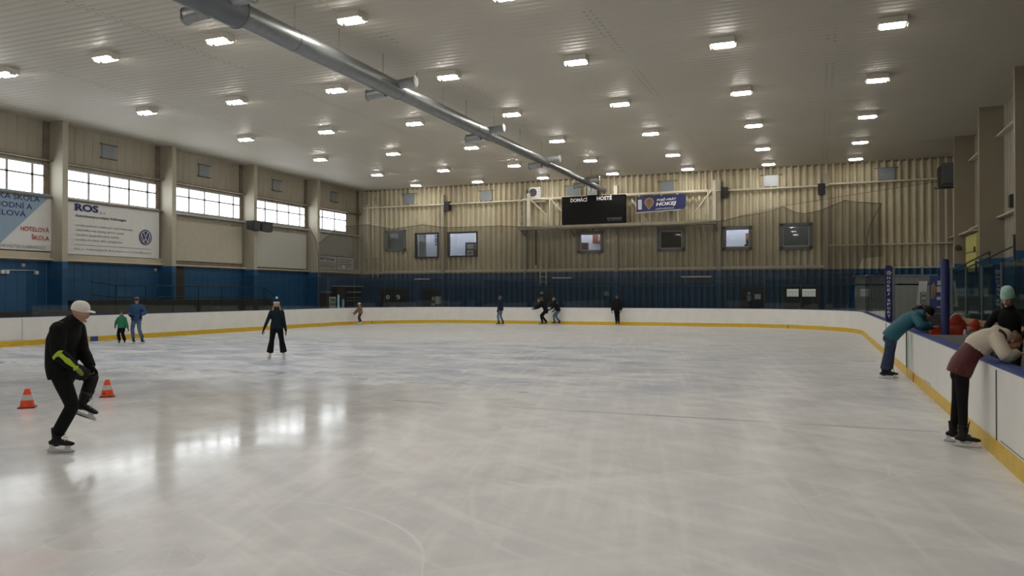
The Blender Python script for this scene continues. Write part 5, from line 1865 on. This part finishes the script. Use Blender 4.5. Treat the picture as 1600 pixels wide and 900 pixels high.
# skater in the white cap, gliding to the right on one foot
SK = (-8.62, 6.72, 0)
r1, J = person('skater in black with white cap and neon sleeve gliding on one leg at left', SK, towards(.929, .37), H=1.84,
               pelvis=(0, .0, 1.03), bend=(0, -.005, 1.33), neck=(0, .13, 1.585), head=(0, .225, 1.715), face=(0, 1, -.22), headup=(0, .25, 1),
               shoulders=((.0, .0, 0), (0, -.02, 0)),
               hands=((-.12, .30, 1.02), (.17, .27, 1.03)), elbow=((-.5, -.6, -.5), (.35, -.8, -.6)), handdir=((.3, .6, -.7), (-.1, .75, -.65)), palm=((.8, -.3, 0), (-1, .1, -.2)), curl=.75,
               ankles=((-.20, .155, .585), (.05, -.025, .185)), toes=((-.12, 1, -.40), (.05, 1, 0)), footup=((.05, .40, 1), (0, 0, 1)), knee=((-1, .02, .25), (.1, 1, 0)),
               jacket=CB, trousers=CB, hat='cap', hatm=(CAPW,), hair=None, vox=.010, gloves=GLOVEK, bulk=.022, loose=.012)
r1.location = (0, 0, 0)
r1.rotation_euler = (0, 0, 0)
el, W = J['el'][1], V((.17, .27, 1.03))
q = MB()
d = (W - el)
limb(q, [el.lerp(W, -.02) + V((.004, .004, 0)), el.lerp(W, .10) + V((.006, .006, 0))], [.084, .082], cap=('flat', 'flat'))
limb(q, [el.lerp(W, .06) + V((.022, .012, .006)), el.lerp(W, .5) + V((.024, .012, .008)), el.lerp(W, .95) + V((.016, .010, .006))], [.056, .050, .036])
q.build_remesh('neon_sleeve_panel', NEON, r1, .008, 2)
q = MB()
limb(q, [W + d.normalized() * .05 + V((.018, .0, .018)), W + d.normalized() * .10 + V((.02, 0, .012))], [.030, .026])
q.build_remesh('glove_patch', mat('neon_olive', (.22, .27, .03), .5), r1, .007, 2)
r1.location = SK
r1.rotation_euler = (0, 0, towards(.929, .37))

# woman in the pompom hat, facing the camera
person('woman in dark jacket and pompom hat with long blond hair facing the camera', (-15.0, 18.69, 0), towards(.626, -.78), H=1.66, female=True,
       pelvis=(0, 0, .99), bend=(0, .0, 1.24), neck=(0, .02, 1.485), face=(0, 1, -.05),
       hands=((.36, .06, .90), (-.265, .04, .84))[::-1], elbow=((-.5, -1, 0), (.6, -.9, .1)), handdir=((-.05, .1, -1), (.35, .2, -.9)), palm=((1, 0, 0), (-.7, .2, 0)), curl=.35,
       ankles=((-.20, .02, .165), (.19, .0, .165)), toes=((-.25, 1, 0), (.30, 1, 0)), jacket=CBN, trousers=CB, boot=BOOTW, figure=True, hat='beanie', hatm=(CBN, PINKW, INKWHITE), hair='long', hairm=HAIRBL, loose=.012, flare=.035, vox=.011)

# father and child on the left
person('adult in blue jacket, jeans and dark helmet standing with a child', (-24.79, 22.53, 0), towards(.35, -.94), H=1.72, pelvis=(.02, 0, 1.01), bend=(.0, .01, 1.28), neck=(-.02, .04, 1.52), face=(-.35, 1, -.35), headup=(-.05, .25, 1),
       hands=((-.26, .22, 1.12), (.16, .22, 1.10)), elbow=((-.6, -.8, -.4), (.7, -.8, -.3)), handdir=((-.3, .6, -.6), (-.9, .3, -.2)), palm=((.6, 0, -.6), (-.3, -.6, 0)), curl=.6,
       ankles=((-.22, .03, .17), (.14, 0, .17)), toes=((-.9, .8, 0), (-.7, .8, 0)), jacket=CBLUE, trousers=JEANS, boot=BOOTK, hat='helmet', hatm=(HELM, GREY), bulk=.022, loose=.006, vox=.013, hem=-.2, detail=False)
person('small child in green jacket and dark helmet beside the adult in blue', (-25.10, 22.10, 0), towards(.30, -.95), H=1.20, pelvis=(0, 0, .70), bend=(0, 0, .88), neck=(0, .02, 1.05), head=(0, .03, 1.20), face=(-.35, 1, 0),
       hands=((-.30, .10, .62), (.24, .05, .72)), elbow=((-.6, -.7, 0), (.6, -.7, 0)), handdir=((-.4, .2, -.8), (.1, .2, -1)), ankles=((-.13, .02, .13), (.10, 0, .13)), toes=((-.5, 1, 0), (-.3, 1, 0)), palm=((1, 0, 0), (-1, 0, 0)),
       jacket=CGREEN, trousers=CB, hat='helmet', hatm=(HELM, GREY), bulk=.03, loose=.028, vox=.012, detail=False)
# child by the far left corner boards
person('child in tan jacket and white helmet holding on by the far left corner', (-26.85, 41.55, 0), towards(-.93, -.37), H=1.33, pelvis=(0, 0, .78), bend=(0, .02, .97), neck=(0, .06, 1.14), head=(0, .09, 1.29), face=(0, 1, -.15),
       hands=((-.2, .34, .78), (.16, .36, .70)), elbow=((-.4, -.6, -.6), (.4, -.6, -.6)), handdir=((0, 1, -.4), (0, 1, -.5)), ankles=((-.09, .02, .14), (.09, -.04, .14)), palm=((.7, 0, -.7), (-.7, 0, -.7)),
       jacket=CTAN, trousers=mat('cloth_plum', (.03, .015, .02), .7), boot=BOOTW, hat='helmet', hatm=(HELMW, LGREY), bulk=.03, loose=.012, vox=.014, detail=False)
# skaters along the far boards
person('skater in dark coat and blue jeans standing apart at the far end', (-18.35, 44.2, 0), towards(-.80, .1), H=1.74, pelvis=(0, 0, 1.02), bend=(0, .0, 1.28), neck=(0, .05, 1.54), face=(0, 1, -.15),
       hands=((-.22, .10, .95), (.24, .12, .92)), ankles=((-.18, .05, .175), (.16, -.05, .175)), toes=((-.1, 1, 0), (.1, 1, 0)), jacket=CNAVY, trousers=JEANS, bulk=.015, loose=.004, vox=.014, hem=-.2, detail=False)
person('crouching skater in black reaching forward, left one of the far pair', (-16.0, 45.6, 0), towards(-.93, -.30), H=1.78, pelvis=(0, -.12, .93), bend=(0, .0, 1.20), neck=(0, .20, 1.42), head=(0, .30, 1.55), face=(0, 1, -.2), headup=(0, .3, 1),
       hands=((-.2, .62, 1.05), (.2, .52, 1.0)), elbow=((-.5, -.3, -.8), (.5, -.3, -.8)), handdir=((0, 1, -.2), (0, 1, -.2)), ankles=((-.12, .10, .175), (.12, -.12, .175)), palm=((.5, 0, -1), (-.5, 0, -1)),
       jacket=CB, trousers=CB, bulk=.02, loose=.008, vox=.014, detail=False)
rr, J2 = person('skater in dark jacket with pale back band, right one of the far pair', (-15.40, 46.2, 0), towards(-.93, -.10), H=1.72, pelvis=(0, -.12, .95), bend=(0, -.02, 1.22), neck=(0, .10, 1.46), face=(0, 1, -.2), headup=(0, .2, 1),
       hands=((-.2, .30, .98), (.2, .16, .90)), elbow=((-.5, -.6, -.6), (.5, -.6, -.6)), ankles=((-.12, .08, .175), (.12, -.18, .175)), handdir=((0, 1, -.3), (0, .8, -.5)), palm=((.7, 0, -.7), (-.7, 0, -.7)),
       jacket=CB, trousers=JEANS, bulk=.018, loose=.004, vox=.014, detail=False)
rr.location = (0, 0, 0)
rr.rotation_euler = (0, 0, 0)
q = MB()
c = J2['at'](.72)
q.loft([(c + V((.0, -.012, -.04)), .205, .142), (c + V((0, .0, .04)), .203, .140)], n=20, cap=('flat', 'flat'))
q.build('pale_band', PINKW, rr, smooth=True, sharp=50)
rr.location = (-15.40, 46.2, 0)
rr.rotation_euler = (0, 0, towards(-.93, -.10))
person('skater all in black seen from behind, alone near the far boards', (-11.40, 45.9, 0), towards(-.25, .95), H=1.78, pelvis=(0, 0, 1.03), bend=(0, .02, 1.30), neck=(.0, .10, 1.55), face=(-.5, 1, -.1),
       hands=((-.30, .10, .92), (.27, .12, .96)), ankles=((-.02, .05, .175), (.12, -.05, .175)), toes=((-.3, 1, 0), (.1, 1, 0)), jacket=CB, trousers=CB, bulk=.035, loose=.008, vox=.014, detail=False)

# skater in teal leaning over the boards
person('skater in teal jacket and jeans leaning far over the right boards', (1.42, 19.45, 0), towards(.97, -.22), H=1.72, pelvis=(0, .17, 1.04), bend=(0, .44, 1.30), neck=(0, .74, 1.46), head=(0, .86, 1.50), face=(0, .85, -.6), headup=(0, .75, .6),
       hands=((-.10, .96, 1.20), (.16, .96, 1.20)), elbow=((-.8, -.2, -.3), (.8, -.2, -.3)), handdir=((.5, .8, .2), (-.5, .8, .2)), palm=((0, 0, -1), (0, 0, -1)), curl=.8,
       ankles=((-.12, .06, .175), (.12, .0, .175)), toes=((-.1, 1, 0), (.08, 1, 0)), knee=((0, 1, 0), (0, 1, 0)), jacket=CTEAL, trousers=JEANSD, hat='beanie', hatm=(CB, CB), hair='short', hairm=CB, bulk=.045, loose=.024, flare=.01, vox=.012, hem=-.2, gloves=None, lace=DARK)
# woman in burgundy and cream leaning on the cap rail
person('woman in burgundy and cream jacket leaning on the right boards, nearest the camera', (1.66, 11.15, 0), towards(1, -.05), H=1.66, female=True, pelvis=(0, .03, 1.02), bend=(0, .20, 1.275), neck=(0, .47, 1.40), head=(.02, .575, 1.335), face=(.25, .55, -.85), headup=(0, .85, .5),
       hands=((-.02, .57, 1.205), (.10, .61, 1.205)), elbow=((-.8, -.3, .12), (.7, -.5, -.12)), handdir=((.9, .45, 0), (-.5, .9, 0)), palm=((0, 0, -1), (0, 0, -1)), curl=.5,
       ankles=((-.22, -.04, .17), (.08, .035, .17)), toes=((.05, 1, 0), (.12, 1, 0)), knee=((0, 1, 0), (0, 1, 0)), jacket=CRED, yoke=CCREAM, trousers=CB, loose=.002, flare=-.012, boot=BOOTK, hair='bun', hairm=mat('hair_auburn', (.17, .085, .045), .5, var=.25, vscale=30), bulk=.030, vox=.009, gloves=None, hem=-.2)
rb = [o for o in bpy.data.objects if o.get('label', '').startswith('woman in burgundy')][0]
bl, brz = rb.location.copy(), rb.rotation_euler.z
rb.location, rb.rotation_euler = (0, 0, 0), (0, 0, 0)
disc_ = MB().loft([((.168, -.030, .985), .017, .017), ((.176, -.032, .987), .017, .017)], n=16, side=(0, 1, 0), cap=('flat', 'flat'))
disc_.build('round_badge', LGREY, rb)
rb.location, rb.rotation_euler = bl, (0, 0, brz)
# woman in the mint hat behind the boards
person('woman in black sweater and tall mint knit hat standing in the players bench', (2.78, 14.0, .20), towards(-.45, -.89), H=1.72, female=True, pelvis=(0, 0, 1.02), bend=(0, .0, 1.27), neck=(0, .05, 1.50), head=(0, .11, 1.645), face=(.1, .9, -.55), headup=(0, .35, 1),
       hands=((-.16, .20, 1.02), (.20, .20, 1.05)), elbow=((-.8, -.5, -.3), (.8, -.5, -.3)), handdir=((.4, .6, -.6), (-.4, .6, -.6)), jacket=CB, trousers=CB, hat='tall_beanie', hatm=(MINT,), hair='short', hairm=HAIRB, vox=.011, gloves=None, bulk=.0)
